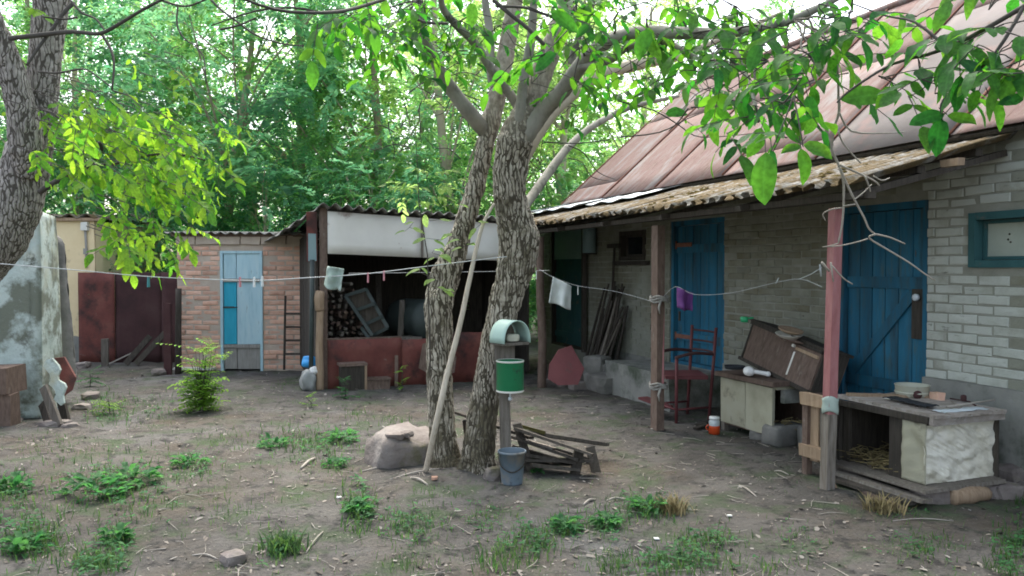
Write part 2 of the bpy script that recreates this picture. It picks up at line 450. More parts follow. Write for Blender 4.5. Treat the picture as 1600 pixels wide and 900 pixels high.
M['pink_paint'] = mat('pink_paint', [(.24, .09, .09), (.32, .135, .135), (.38, .19, .185)], 4, .7, .35, 30, (4, 4, 1), stains=[((.16, .12, .10), 5, .66, .04, (6, 6, 1.2))])
M['rust_sheet'] = mat('rust_sheet', [(.085, .028, .022), (.145, .045, .036), (.17, .065, .05)], 3, .8, .4, 30, stains=[((.05, .025, .022), 2.4, .58, .07), ((.2, .14, .12), 9, .7, .04)], rnd=.12)
M['rust_dark'] = mat('rust_dark', [(.035, .018, .018), (.06, .026, .026), (.075, .04, .038)], 2.5, .85, .4, 30, rnd=.15)
M['red_metal'] = mat('red_metal', [(.095, .028, .03), (.15, .045, .047)], 4, .65, .2, 30, stains=[((.09, .05, .045), 5, .66, .05)])
M['fascia'] = mat('fascia', [(.60, .58, .53), (.72, .70, .65)], 2, .7, .15, 15, stains=[((.34, .27, .24), 2.2, .66, .05), ((.25, .13, .1), 5, .72, .03)], rnd=.05)
M['green_enamel'] = mat('green_enamel', [(.008, .13, .05), (.012, .17, .07)], 3, .35, .1, 20, spec=.5, stains=[((.02, .07, .04), 9, .64, .03), ((.07, .05, .03), 13, .68, .02)])
M['mint_plastic'] = mat('mint_plastic', [(.32, .46, .41), (.39, .53, .47)], 3, .5, .1, 20, spec=.4, stains=[((.3, .36, .3), 5, .66, .05)])
M['grey_plastic'] = mat('grey_plastic', [(.10, .135, .165), (.14, .18, .21)], 4, .6, .2, 20, spec=.4, stains=[((.2, .19, .17), 5, .60, .06), ((.05, .055, .055), 7, .64, .05)])
M['white_cloth'] = mat('white_cloth', [(.52, .56, .54), (.68, .72, .70)], 7, .95, .3, 90)
M['pale_cloth'] = mat('pale_cloth', [(.27, .34, .30), (.38, .45, .40)], 7, .95, .3, 90)
M['purple_cloth'] = mat('purple_cloth', [(.09, .03, .14), (.16, .06, .2)], 9, .95, .3, 90)
M['line'] = mat('line', [(.42, .44, .44), (.5, .52, .52)], 5, .7, 0)
M['peg_pink'] = mat('peg_pink', [(.5, .22, .25)], 5, .5, 0)
M['peg_white'] = mat('peg_white', [(.65, .68, .68)], 5, .5, 0)
M['peg_teal'] = mat('peg_teal', [(.06, .25, .28)], 5, .5, 0)
M['enamel_white'] = mat('enamel_white', [(.55, .54, .48), (.66, .65, .6)], 6, .35, .05, 20, spec=.5)
M['bowl_cream'] = mat('bowl_cream', [(.38, .38, .30), (.46, .46, .38)], 6, .6, .1, 20, stains=[((.2, .19, .14), 8, .66, .05)])
M['foil'] = mat('foil', [(.46, .43, .33), (.66, .63, .52), (.76, .74, .66)], 2.2, .38, .9, 9, spec=.6, stretch=(1, 1, .7), stains=[((.20, .18, .08), 1.6, .60, .1), ((.2, .16, .1), 5, .7, .04)], bdist=.03)
M['worn_board'] = mat('worn_board', [(.20, .175, .15), (.32, .28, .245), (.42, .39, .36)], 5, .85, .4, 40, (1.5, 5, 4), stains=[((.55, .56, .55), 3.5, .66, .04), ((.08, .06, .045), 6, .66, .05)], rnd=.15)
M['cabinet_cream'] = mat('cabinet_cream', [(.25, .24, .17), (.34, .325, .24), (.37, .36, .28)], 3, .8, .3, 25, stains=[((.13, .115, .08), 4, .64, .06)], rnd=.06)
M['black_rag'] = mat('black_rag', [(.012, .014, .017), (.03, .034, .04)], 8, .9, .4, 60)
M['blue_bag'] = mat('blue_bag', [(.02, .25, .62), (.04, .36, .75)], 6, .4, .3, 12, spec=.5)
M['grey_bag'] = mat('grey_bag', [(.2, .21, .2), (.34, .35, .34)], 6, .45, .4, 14, spec=.5)
M['jar_glass'] = mat('jar_glass', [(.45, .5, .5)], 3, .1, 0, spec=.6)
M['jar_red'] = mat('jar_red', [(.5, .05, .015), (.62, .09, .02)], 8, .3, 0, spec=.5)
M['white_plastic'] = mat('white_plastic', [(.68, .68, .66), (.76, .76, .74)], 8, .4, 0, spec=.5)
M['green_plastic'] = mat('green_plastic', [(.03, .38, .16)], 8, .4, 0, spec=.5)
M['stone'] = mat('stone', [(.12, .10, .092), (.19, .165, .15), (.26, .235, .215)], 4, .95, .8, 25, stains=[((.12, .11, .07), 3, .62, .06)], rnd=.15, bdist=.02)
M['moss'] = mat('moss', [(.045, .036, .012), (.085, .064, .020), (.125, .093, .032)], 14, 1.0, .8, 90, spec=.05)
M['straw'] = mat('straw', [(.16, .13, .06), (.25, .2, .1)], 20, .95, .2, 60)
M['tank_blue'] = mat('tank_blue', [(.16, .24, .25), (.22, .31, .32)], 3, .5, .1, 20)
M['cart_metal'] = mat('cart_metal', [(.028, .038, .036), (.05, .062, .058)], 4, .6, .3, 30)
M['twig'] = mat('twig', [(.24, .215, .18), (.36, .33, .29)], 20, .9, .3, 60)
M['pole_wood'] = mat('pole_wood', [(.34, .285, .22), (.48, .42, .335), (.52, .47, .39)], 6, .85, .4, 40, (9, 9, .9))
M['dark_twig'] = mat('dark_twig', [(.045, .04, .035), (.085, .078, .068)], 20, .9, .3, 60)
M['smooth_bark'] = mat('smooth_bark', [(.17, .16, .135), (.25, .24, .205), (.31, .295, .255)], 7, .9, .4, 40, (1, 1, .6), stains=[((.08, .085, .065), 5, .6, .06)])
M['pale_bark'] = mat('pale_bark', [(.34, .29, .22), (.46, .40, .31)], 7, .9, .4, 40)
M['far_bark'] = mat('far_bark', [(.32, .25, .19), (.46, .37, .29)], 7, .95, .6, 30, (1, 1, .3), rnd=.2)
M['bark'] = barkmat('bark', (.44, .40, .33), (.27, .24, .19), (.06, .051, .036), (.062, .052, .024), .59, 36, 3.6, .011, .30, .9, (3.0, 3.7))
M['left_bark'] = barkmat('left_bark', (.36, .33, .305), (.24, .22, .20), (.075, .066, .057), (.14, .14, .115), .64, 36, 3.0, .008, .26, 0.0)
M['shade_moss'] = mat('shade_moss', [(.06, .055, .02), (.1, .09, .035)], 14, 1.0, .8, 90, spec=.05)
# leaves
M['leaf_near'] = leafmat('leaf_near', (.018, .075, .03), (.035, .125, .03), (.04, .30, .025), (.26, .62, .035), .5)
M['leaf_yellow'] = leafmat('leaf_yellow', (.05, .16, .03), (.14, .28, .035), (.12, .44, .03), (.50, .80, .05), .55)
M['leaf_far'] = leafmat('leaf_far', (.06, .15, .055), (.12, .23, .08), (.22, .58, .16), (.50, .80, .26), .58)
M['leaf_far_teal'] = leafmat('leaf_far_teal', (.05, .15, .085), (.10, .22, .13), (.17, .54, .24), (.40, .74, .36), .58)
M['leaf_far_light'] = leafmat('leaf_far_light', (.11, .21, .06), (.18, .28, .09), (.40, .70, .16), (.62, .86, .26), .58)
M['grass'] = leafmat('grass', (.035, .085, .035), (.075, .125, .045), (.09, .24, .05), (.17, .3, .07), .35)
M['weed'] = leafmat('weed', (.03, .11, .045), (.06, .155, .055), (.08, .34, .08), (.16, .42, .10), .4)
M['bright_plant'] = leafmat('bright_plant', (.12, .28, .04), (.2, .36, .05), (.35, .62, .06), (.5, .75, .08), .45)
M['dry_leaf'] = mat('dry_leaf', [(.14, .11, .085), (.28, .24, .2), (.46, .43, .39)], 3, .9, 0, rnd=0)
def soil():
    m = mat('soil', [(.056, .052, .047), (.092, .086, .079), (.126, .119, .110)], 2.2, .97, 1.0, 30, stains=[((.088, .070, .050), .45, .58, .1), ((.128, .125, .122), .32, .60, .08), ((.040, .038, .036), 6, .58, .06), ((.060, .080, .046), 2.4, .585, .08), ((.20, .19, .175), 34, .68, .03), ((.035, .03, .027), 48, .66, .03)], bdist=.03, spec=.15)
    return m
M['soil'] = soil()
# ================================================================== GROUND
def axis(lo, hi, step, far):
    a = []
    x = lo
    while x <= hi + 1e-6: a.append(x); x += step
    d = step; l, r = lo, hi
    left, right = [], []
    while l > -far:
        d *= 1.35; l -= d; r += d
        left.append(l); right.append(r)
    return left[::-1] + a + right
xs = axis(-8.0, 5.5, .055, 600); ys = axis(2.4, 13.5, .055, 600)
g = MB()
W = len(xs)
g.v = [(x, y, gz(x, y)) for y in ys for x in xs]
for j in range(len(ys) - 1):
    for i in range(W - 1):
        g.f.append((j * W + i, j * W + i + 1, (j + 1) * W + i + 1, (j + 1) * W + i)); g.m.append(0); g.sm.append(True)
tag(g.build('ground', M['soil']), 'bare trodden soil of the yard with sparse weeds', kind='structure')

# ================================================================== FARMHOUSE
HOUSE = thing('farmhouse', 'long low farmhouse of whitewashed brick with rusty pink metal roof and lean-to porch', 'house', HO, HA)
WF = 1.35                                    # wall face
S0, S1 = -3.2, 8.4
OPEN = {'win_r': (-1.12, -0.02, 1.61, 2.03), 'door1': (0.36, 1.36, .16, 2.17), 'door2': (3.10, 4.24, .40, 2.2),
        'win_s': (4.84, 5.56, 1.72, 2.13), 'door3': (6.70, 8.02, .3, 2.32)}
ops = sorted(OPEN.values())
core = MB()
x = S0
for (a, b, z0, z1) in ops:
    core.box((1.497, (x + a) / 2, 1.31), (.28, a - x, 2.62))
    if z0 > .01: core.box((1.497, (a + b) / 2, z0 / 2), (.28, b - a, z0))
    core.box((1.497, (a + b) / 2, (z1 + 2.62) / 2), (.28, b - a, 2.62 - z1))
    x = b
core.box((1.497, (x + S1) / 2, 1.31), (.28, S1 - x, 2.62))
core.box((1.66 + 2.0, S1 - .14, 1.31), (3.99, .28, 2.62))     # far end wall
core.box((1.66 + 2.0, S0 + .14, 1.31), (3.99, .28, 2.62))
core.box((5.5, (S0 + S1) / 2, 1.31), (.28, S1 - S0 - .57, 2.62))
WALL = core.build('wall', M['mortar'], HOUSE)

def brick_mesh(name, L, D, H, m, seed):
    rr = random.Random(seed)
    b = .007
    j = lambda a: rr.uniform(-a, a)
    # front at -x; chamfered face
    F = [(0, -L / 2 + b + j(.004), -H / 2 + b + j(.004)), (0, L / 2 - b + j(.004), -H / 2 + b + j(.004)), (0, L / 2 - b + j(.004), H / 2 - b + j(.004)), (0, -L / 2 + b + j(.004), H / 2 - b + j(.004))]
    Bk = [(b, -L / 2 + j(.002), -H / 2 + j(.002)), (b, L / 2 + j(.002), -H / 2 + j(.002)), (b, L / 2 + j(.002), H / 2 + j(.002)), (b, -L / 2 + j(.002), H / 2 + j(.002))]
    C = [(D, p[1], p[2]) for p in Bk]
    mb = MB()
    mid = (j(.003) - .002, j(.03), j(.008))
    v = F + Bk + C + [mid]
    fs = [(1, 0, 12), (2, 1, 12), (3, 2, 12), (0, 3, 12)]
    for k in range(4):
        k2 = (k + 1) % 4
        fs.append((k, k2, 4 + k2, 4 + k)); fs.append((4 + k, 4 + k2, 8 + k2, 8 + k))
    mb.add(v, fs)
    return mb.mesh(name, m)
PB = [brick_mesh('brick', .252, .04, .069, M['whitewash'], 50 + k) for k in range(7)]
PC = [brick_mesh('brick', .252, .04, .069, M['whitewash_pale'], 50 + k) for k in range(7)]
PCh = [brick_mesh('half_brick', .118, .04, .069, M['whitewash_pale'], 70 + k) for k in range(3)]
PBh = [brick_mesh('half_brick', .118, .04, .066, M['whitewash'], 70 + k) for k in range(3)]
def plinth_top(s): return .72 if s < .36 else (.52 if s < 3.1 else .42)
slots = []
row = 0
z = .44
rb = random.Random(3)
while z < 2.58:
    s = S0 + (.13 if row % 2 else 0)
    while s < S1:
        lo, hi = s, s + .247
        if z - .033 > plinth_top(s + .12) - .03:
            parts = [(lo, hi)]
            for (a, b, z0, z1) in ops:
                if z + .03 > z0 and z - .03 < z1:
                    nx = []
                    for (p, q) in parts:
                        if q <= a or p >= b: nx.append((p, q)); continue
                        if p < a - .05: nx.append((p, a))
                        if q > b + .05: nx.append((b, q))
                    parts = nx
            for (p, q) in parts: slots.append((p, q, z))
        s += .259
    z += .0765; row += 1
def seen(p, q, z):                       # in the picture, largest first
    c = hp(WF, (p + q) / 2, z)
    px = 800 + FPX * c.x / c.y
    return px < 1604
vis = sorted([t for t in slots if seen(*t)], key=lambda t: t[0])
near, rest = vis[:300], vis[300:] + [t for t in slots if not seen(*t)]
for (p, q, z) in near:
    pale_ = (p + q) / 2 < .36
    me = rb.choice((PC if pale_ else PB) if q - p > .16 else (PCh if pale_ else PBh))
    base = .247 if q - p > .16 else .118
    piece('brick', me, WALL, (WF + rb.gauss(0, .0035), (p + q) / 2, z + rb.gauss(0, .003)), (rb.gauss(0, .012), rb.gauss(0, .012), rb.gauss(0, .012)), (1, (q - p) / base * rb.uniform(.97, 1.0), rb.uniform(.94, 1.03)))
mb = MB()
for (p, q, z) in rest:
    mb.box((WF + .02 + rb.gauss(0, .0035), (p + q) / 2, z + rb.gauss(0, .003)), (.04, (q - p) * rb.uniform(.97, 1), .066 * rb.uniform(.94, 1.03)), None, .003)
tag(mb.build('brick_courses', M['whitewash'], WALL), kind='stuff')

pl = MB()
pl.box((1.38, (S0 + .36) / 2, .35), (.14, .36 - S0, .74), None, .01)
pl.box((1.40, (1.36 + 3.1) / 2, .25), (.12, 3.1 - 1.36, .52), None, .01)
pl.box((1.40, (4.24 + 6.7) / 2, .2), (.12, 6.7 - 4.24, .42), None, .01)
pl.build('plinth', M['concrete'], HOUSE)

# ---- main roof
RW0, RZ0, RD, RH = 1.16, 2.63, 2.4, 2.12
SL = math.hypot(RD, RH); RA = math.atan2(RH, RD)
re_ = 7.15
roof = MB()
roof.sheet(lambda u, v: (RW0 + .03 + (RD - .03) * v, S0 - .3 + (re_ - S0 + .25) * u, RZ0 - .05 + RH * v), 2, 2, .03, False)
roof.sheet(lambda u, v: (RW0 + 2 * RD - (RD) * v, S0 - .3 + (re_ - S0 + .25) * u, RZ0 - .02 + RH * v), 2, 2, .03, False)
ROOF = roof.build('roof', M['dark_wood'], HOUSE)
gb = MB()
gb.poly([(1.45, re_ - .25, 2.62), (5.4, re_ - .25, 2.62), (RW0 + RD, re_ - .25, RZ0 + RH - .08)], .1, (0, -1, 0))
gb.build('gable', M['old_wood'], HOUSE)
rr = random.Random(11)
colw = 1.43
rowcuts = [0, .42, 1.55, 2.45, SL]
def roof_pt(t, s, h): return Vector((RW0 + math.cos(RA) * t - math.sin(RA) * h, s, RZ0 + math.sin(RA) * t + math.cos(RA) * h))
i = 0
s = re_
seam = MB()
while s > S0 - .3:
    cuts = [[0, .40, 2.1, SL], [0, 1.9, SL], [0, SL * .52, SL], [0, .34, 1.75, SL], [0, 2.3, SL]][i % 5]
    for k in range(len(cuts) - 1):
        a, b = cuts[k], cuts[k + 1]
        mb = MB()
        ph = rr.uniform(0, 9)
        lift = .004 + .0025 * (k % 2)
        mb.sheet(lambda u, v: roof_pt(a - .012 + (b - a + .012) * v, s - (colw - .02) * u - .01, lift + .002 * (1 - v) + .003 * mn.noise(Vector((u * 2.6 + ph, v * 2.4, ph)))), 8, 5, .004, True)
        grey = (i, k) in ((4, 0), (6, 0))
        piece('roof_panel', mb.mesh('roof_panel', M['grey_roof'] if grey else M['pink_roof']), ROOF)
    for h in (0,):
        pts = [roof_pt(t * SL / 8 + .0, s + rr.uniform(-.008, .008), .016) for t in range(9)]
        sm = MB(); sm.tube(pts, .011, 6); piece('roof_seam', sm.mesh('roof_seam', M['rust_seam']), ROOF)
    s -= colw; i += 1
rc = MB(); rc.tube([roof_pt(SL, q, .015) for q in (S0 - .3, 0, 4, re_)], .05, 8); rc.build('ridge_cap', M['pink_roof'], HOUSE)

# ---- porch
VZ0, VZ1, VW0, VW1 = 2.175, 2.57, -.17, 1.30
por = MB()
por.box((.02, 4.0, 2.105), (.08, 8.7, .05), None, .006)
for w_ in (.5, 1.05): por.box((w_, 4.0, VZ0 - .06 + (w_ - VW0) / (VW1 - VW0) * (VZ1 - VZ0)), (.07, 8.66, .05), None, .004)
PORCH = por.build('porch_roof', M['dark_wood'], HOUSE)
rf = MB()
for q in (-.3, .9, 2.1, 3.3, 4.5, 5.7, 6.9, 8.1):
    f = MB(); f.bar((-.12, q, VZ0 - .085), (1.34, q, VZ1 - .115), .06, .045)
    piece('rafter', f.mesh('rafter', M['dark_wood']), PORCH)
f = MB(); f.box((.62, -.47, 2.33), (.06, .14, .05), None, .004); piece('purlin_end', f.mesh('purlin_end', M['light_wood']), PORCH)
def corr(x0, x1, y0, y1, z0, z1, pitch=.15, amp=.024, nseg=6, ny=7, thick=.007, seed=0, sag=.01, rag=.03):
    """corrugated sheet: waves counted along y, running down x"""
    n = max(1, round(abs(y1 - y0) / pitch)) * nseg
    rr_ = random.Random(seed)
    ed = [rr_.uniform(-rag, rag) for _ in range(n + 1)]
    def fn(u, v):
        y = y0 + (y1 - y0) * u
        e = ed[min(n, int(u * n + .5))] if v < .01 else 0
        return (x0 + (x1 - x0) * v + e, y, z0 + (z1 - z0) * v + amp * math.cos(2 * math.pi * (y / pitch)) + sag * mn.noise(Vector((u * 2 + seed, v * 2, seed * 1.7))))
    return MB().sheet(fn, n, ny, thick, True)
s = -.44
k = 0
while s < 8.3:
    e = min(s + 1.08, 8.5)
    mb = corr(VW0 + rr.uniform(-.03, .03), VW1, s, e, VZ0 + (.008 if k % 2 else 0), VZ1 + (.008 if k % 2 else 0), .15, .024, 8, 8, .007, k)
    piece('corrugated_sheet', mb.mesh('corrugated_sheet', M['mossy_asbestos']), PORCH)
    s = e - .03; k += 1
for q, (a, b) in enumerate(((3.7, 5.2), (5.22, 6.8), (6.82, 8.4))):
    mb = MB().sheet(lambda u, v: (.62 - .1 * q + (.76 + .1 * q) * v, a + (b - a) * u, 2.462 + .19 * v + .012 * math.cos(u * 18) + .01 * mn.noise(Vector((u * 3, v * 3, q)))), 18, 5, .003, True)
    piece('metal_sheet', mb.mesh('metal_sheet', M['zinc']), PORCH)
ms = MB()
rm = random.Random(21)
for _ in range(2000):
    q = rm.uniform(-.4, 6.5); t = rm.random() ** 1.3
    if t < .07 or mn.noise(Vector((q * 1.7, t * 2.3, 4))) < -.15 + .5 * abs(t - .25): continue
    r_ = rm.uniform(.010, .036)
    w_ = VW0 + .03 + t * (VW1 - VW0 - .06)
    zz = VZ0 + (w_ - VW0) / (VW1 - VW0) * (VZ1 - VZ0) + .02 * math.cos(2 * math.pi * q / .15) + .004
    nn = 6; h = r_ * rm.uniform(.25, .5)
    ring = [(w_ + r_ * math.cos(6.283 * a / nn) * rm.uniform(.7, 1.2), q + r_ * math.sin(6.283 * a / nn) * rm.uniform(.7, 1.3), zz) for a in range(nn)]
    top = [(w_ + .5 * (p[0] - w_), q + .5 * (p[1] - q), zz + h * rm.uniform(.8, 1.2)) for p in ring]
    b = len(ms.v)
    ms.add(ring + top + [(w_, q, zz + h * 1.15)], [(a, (a + 1) % nn, (a + 1) % nn + nn, a + nn) for a in range(nn)] + [(a + nn, (a + 1) % nn + nn, 2 * nn) for a in range(nn)])
tag(piece('moss', ms.mesh('moss', M['moss']), PORCH), kind='stuff')

def post(pts, w, t, m, label=None, rotz=0, extra=None):
    mb = MB()
    P = [Vector(p) for p in pts]
    for a, b in zip(P, P[1:]):
        pass
    n = 14
    ring = [(-w / 2, -t / 2), (w / 2 - .012, -t / 2), (w / 2, -t / 2 + .012), (w / 2, t / 2), (-w / 2, t / 2)]
    vs_ = []
    for i in range(n + 1):
        u = i / n
        c = P[0].lerp(P[-1], u)
        k = 1 + .04 * mn.noise(Vector((u * 4, w * 30, 2)))
        for (x_, y_) in ring:
            q = Vector((x_ * k, y_ * k)); ca, sa = math.cos(rotz), math.sin(rotz)
            vs_.append((c.x + q.x * ca - q.y * sa, c.y + q.x * sa + q.y * ca, c.z))
    m_ = len(ring)
    fs = [(i * m_ + k, i * m_ + (k + 1) % m_, (i + 1) * m_ + (k + 1) % m_, (i + 1) * m_ + k) for i in range(n) for k in range(m_)]
    fs += [tuple(range(m_))[::-1], tuple(range(n * m_, n * m_ + m_))]
    mb.add(vs_, fs)
    return mb
p1 = post([(0, 0, -.05), (.0, -.06, 2.03)], .076, .076, None, rotz=-.12)
P1 = p1.build('porch_post', M['pink_paint'], HOUSE); P1['label'] = 'square porch post in worn pink paint'
lo = post([(0, .0, -.05), (.0, -.017, .56)], .080, .080, None, rotz=-.12); piece('bare_foot', lo.mesh('bare_foot', M['old_wood']), P1)
bd = MB()
bd.sheet(lambda u, v: (.056 * math.cos(6.283 * u) * (1 + .05 * math.sin(v * 9 + u * 12)), -.018 + .056 * math.sin(6.283 * u) * (1 + .05 * math.sin(v * 7 + u * 15)), .57 + .11 * v + .015 * math.sin(u * 12.566)), 20, 6, .004, True)
piece('cloth_binding', bd.mesh('cloth_binding', M['peg_teal'] if False else M['pale_cloth']), P1)
sg = hp(0, 0)
p2 = post([(-.02, 2.28, -.05), (.03, 2.36, 2.03)], .10, .10, None, rotz=.1)
P2 = p2.build('porch_post', M['brown_wood'], HOUSE); P2['label'] = 'slim brown porch post with a strip of faded red paint'
st = MB(); st.bar((.012, 2.268, .45), (.045, 2.315, 1.25), .05, .04); piece('paint_strip', st.mesh('paint_strip', M['pink_paint']), P2)
rg = MB()
for zc in (.42, 1.28):
    for k in range(3): rg.tube([((.085) * math.cos(a) + .0, 2.30 + .085 * math.sin(a), zc + .02 * k + .012 * math.sin(a * 3 + k)) for a in [6.283 * q / 14 for q in range(15)]], .012, 5, False)
    rg.tube([(-.03, 2.22, zc), (-.06, 2.2, zc - .06), (-.05, 2.2, zc - .12)], [.014, .012, .006], 5)
piece('rag_tie', rg.mesh('rag_tie', M['grey_post']), P2)
p3 = MB(); p3.tube([(0, 5.25, -.05), (.015, 5.26, .6), (-.01, 5.28, 1.3), (.0, 5.3, 2.03)], [.062, .06, .056, .054], 10, sub=4, wob=.08)
P3 = p3.build('porch_post', M['brown_wood'], HOUSE); P3['label'] = 'round rough porch post'

# ---- doors and windows
def door(op, npl, m, label, recess=.07, zbrace=False, ledges=(.25, 1.0, 1.75)):
    a, b, z0, z1 = OPEN[op]
    fr = MB()
    w0 = WF + .02
    fr.box((w0 + .05, a + .03, (z0 + z1) / 2), (.10, .06, z1 - z0 - .004)); fr.box((w0 + .05, b - .03, (z0 + z1) / 2), (.10, .06, z1 - z0 - .004))
    fr.box((w0 + .05, (a + b) / 2, z1 - .03), (.096, b - a - .122, .06)); fr.box((w0 + .05, (a + b) / 2, z0 + .02), (.096, b - a - .122, .04))
    bk = MB(); 
    D = fr.build('door', m if op != 'door3' else M['dark_wood'], HOUSE)
    D['label'] = label
    i0, i1, k0, k1 = a + .065, b - .065, z0 + .045, z1 - .065
    wpl = (i1 - i0) / npl
    rw = w0 + recess
    for k in range(npl):
        mb = MB(); mb.box((0, 0, 0), (.028, wpl - .008, k1 - k0), None, .002)
        piece('plank', mb.mesh('plank', m), D, (rw + random.uniform(-.002, .002), i0 + wpl * (k + .5), (k0 + k1) / 2))
    back = MB(); back.box((rw + .03, (i0 + i1) / 2, (k0 + k1) / 2), (.012, i1 - i0, k1 - k0)); piece('back_board', back.mesh('back_board', M['dark_wood']), D)
    for z in ledges:
        mb = MB(); mb.box((rw - .027, (i0 + i1) / 2, z0 + z), (.024, i1 - i0 - .02, .10), None, .002); piece('ledge', mb.mesh('ledge', m), D)
    if zbrace:
        mb = MB(); mb.bar((rw - .028, i1 - .06, z0 + ledges[0] + .06), (rw - .028, i0 + .1, z0 + ledges[1] - .06), .09, .02, up=(1, 0, 0)); piece('brace', mb.mesh('brace', m), D)
    return D, rw, i0, i1, k0, k1
D1, rw, i0, i1, k0, k1 = door('door1', 6, M['blue_paint'], 'deep blue plank door with lock plate', zbrace=True, ledges=(.42, 1.32))
lk = MB(); lk.box((rw - .03, i0 + .07, 1.22), (.02, .12, .42), None, .003); piece('lock_board', lk.mesh('lock_board', M['dark_wood']), D1)
hd = MB(); hd.lathe([(.0, 0), (.03, 0), (.03, .03), (.012, .035), (.0, .035)], (rw - .045, i0 + .07, 1.36), 12, Matrix.Rotation(-math.pi / 2, 3, 'Y')); piece('handle', hd.mesh('handle', M['zinc']), D1)
D2, rw, i0, i1, k0, k1 = door('door2', 6, M['blue_paint'], 'blue plank door above the concrete step', ledges=(.35, 1.45))
for z_ in (.75, 1.9):
    hg = MB(); hg.box((rw - .042, i1 - .18, z_), (.006, .34, .05), None, .002); hg.tube([(rw - .045, i1 - .01, z_ - .05), (rw - .045, i1 - .01, z_ + .05)], .012, 8); piece('hinge', hg.mesh('hinge', M['rust_seam']), D2)
hd = MB(); hd.box((rw - .02, i1 - .06, 1.0), (.02, .03, .12)); piece('handle', hd.mesh('handle', M['dark_wood']), D2)
a, b, z0, z1 = OPEN['door3']
D3, rw, i0, i1, k0, k1 = door('door3', 5, M['teal_paint'], 'dim green panelled door at the far end of the porch', ledges=(.2, 1.2))
pn = MB(); pn.box((rw - .045, (i0 + i1) / 2 + .05, 2.0), (.012, i1 - i0 - .12, .48)); piece('pane', pn.mesh('pane', M['tank_blue']), D3)
# window on the right, boarded
def window(op, mf, mp, label, cols=1):
    a, b, z0, z1 = OPEN[op]
    fr = MB(); w0 = WF - .015
    for (y0, y1, q0, q1) in ((a, a + .055, z0, z1), (b - .055, b, z0, z1)): fr.box((w0 + .07, (y0 + y1) / 2, (q0 + q1) / 2), (.14, y1 - y0, q1 - q0), None, .003)
    for (q0, q1) in ((z0, z0 + .055), (z1 - .055, z1)): fr.box((w0 + .07, (a + b) / 2, (q0 + q1) / 2), (.137, b - a - .112, q1 - q0), None, .003)
    Wd = fr.build('window', mf, HOUSE); Wd['label'] = label
    mb = MB(); mb.box((WF + .10, (a + b) / 2, (z0 + z1) / 2), (.012, b - a - .115, z1 - z0 - .115)); piece('pane', mb.mesh('pane', mp), Wd)
    ins = MB()
    y0, y1, q0, q1 = a + .06, b - .06, z0 + .06, z1 - .06
    for (p, q, r_, t_) in ((y0, y0 + .025, q0, q1), (y1 - .025, y1, q0, q1)): ins.box((WF + .083, (p + q) / 2, (r_ + t_) / 2), (.02, q - p, t_ - r_))
    for (r_, t_) in ((q0, q0 + .025), (q1 - .025, q1)): ins.box((WF + .083, (y0 + y1) / 2, (r_ + t_) / 2), (.018, y1 - y0 - .052, t_ - r_))
    piece('sash', ins.mesh('sash', mf), Wd)
    return Wd
WR = window('win_r', M['teal_paint'], M['grey_board'], 'shallow teal framed window boarded with a pale panel')
for k, (y_, z_) in enumerate(((-.52, 1.84), (-.28, 1.86), (-.27, 1.82), (-.29, 1.80))):
    sp = MB(); sp.lathe([(0, 0), (.016 if k == 0 else .008, 0), (.012 if k == 0 else .006, .004), (0, .005)], (WF + .093, y_, z_), 10, Matrix.Rotation(-math.pi / 2, 3, 'Y')); piece('nail_head', sp.mesh('nail_head', M['dark_wood']), WR)
window('win_s', M['dark_wood'], M['dark_glass'], 'small dark framed window high in the wall')
sl = MB(); sl.box((WF - .01, 5.2, 1.68), (.1, .95, .05), None, .004); sl.build('window_sill', M['dark_wood'], HOUSE)

# ================================================================== OPEN WOOD SHED
WS = thing('open_shed', 'open fronted woodshed with white fascia sheets above and rust red barrier below', 'shed', (-2.5, 10.4, 0), HA)
sh = MB()
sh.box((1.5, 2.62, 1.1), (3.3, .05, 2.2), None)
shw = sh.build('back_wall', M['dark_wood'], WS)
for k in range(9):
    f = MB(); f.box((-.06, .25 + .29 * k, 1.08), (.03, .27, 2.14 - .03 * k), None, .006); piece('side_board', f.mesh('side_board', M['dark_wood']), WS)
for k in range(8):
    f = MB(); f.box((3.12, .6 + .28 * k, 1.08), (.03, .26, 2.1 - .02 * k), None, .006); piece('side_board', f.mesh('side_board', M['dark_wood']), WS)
f = MB(); f.tube([(-.04, -.03, -.05), (-.05, -.04, .6), (-.03, -.02, 1.12)], [.055, .05, .048], 9, sub=4, wob=.08); f.tube([(-.035, -.02, 1.05), (-.045, -.035, 1.2), (-.03, -.02, 1.3)], [.062, .07, .058], 9, sub=4, wob=.12)
f.build('front_post', M['light_wood'], WS)['label'] = 'pale round timber post with rag knot'
f = MB(); f.box((.02, .06, 1.2), (.09, .09, 2.42), None, .006); f.build('door_post', M['brown_wood'], WS)
f = MB(); f.box((-.13, .05, 2.02), (.13, .04, .66), None, .005); f.build('corner_board', M['rust_sheet'], WS)
f = MB(); f.box((-.125, .022, 1.88), (.10, .015, .36), None, .005); f.build('corner_plate', M['tank_blue'], WS)
f = MB(); f.tube([(-.16, .0, 0), (-.14, 0, 1.0), (-.13, .0, 1.72)], .03, 8); f.build('drain_pipe', M['cart_metal'], WS)
for (a, b, za, zb, ta, tb) in ((.07, 1.34, 1.80, 1.755, 2.36, 2.30), (1.355, 3.0, 1.755, 1.70, 2.30, 2.22)):
    f = MB().sheet(lambda u, v: (a + (b - a) * u, .0 + .004 * mn.noise(Vector((u * 4, v * 3, a))), (za + (zb - za) * u) * (1 - v) + (ta + (tb - ta) * u) * v), 10, 4, -.006, True)
    f.build('fascia_sheet', M['fascia'], WS)
f = MB(); f.box((1.348, -.012, 2.03), (.03, .014, .53)); f.build('fascia_batten', M['old_wood'], WS)
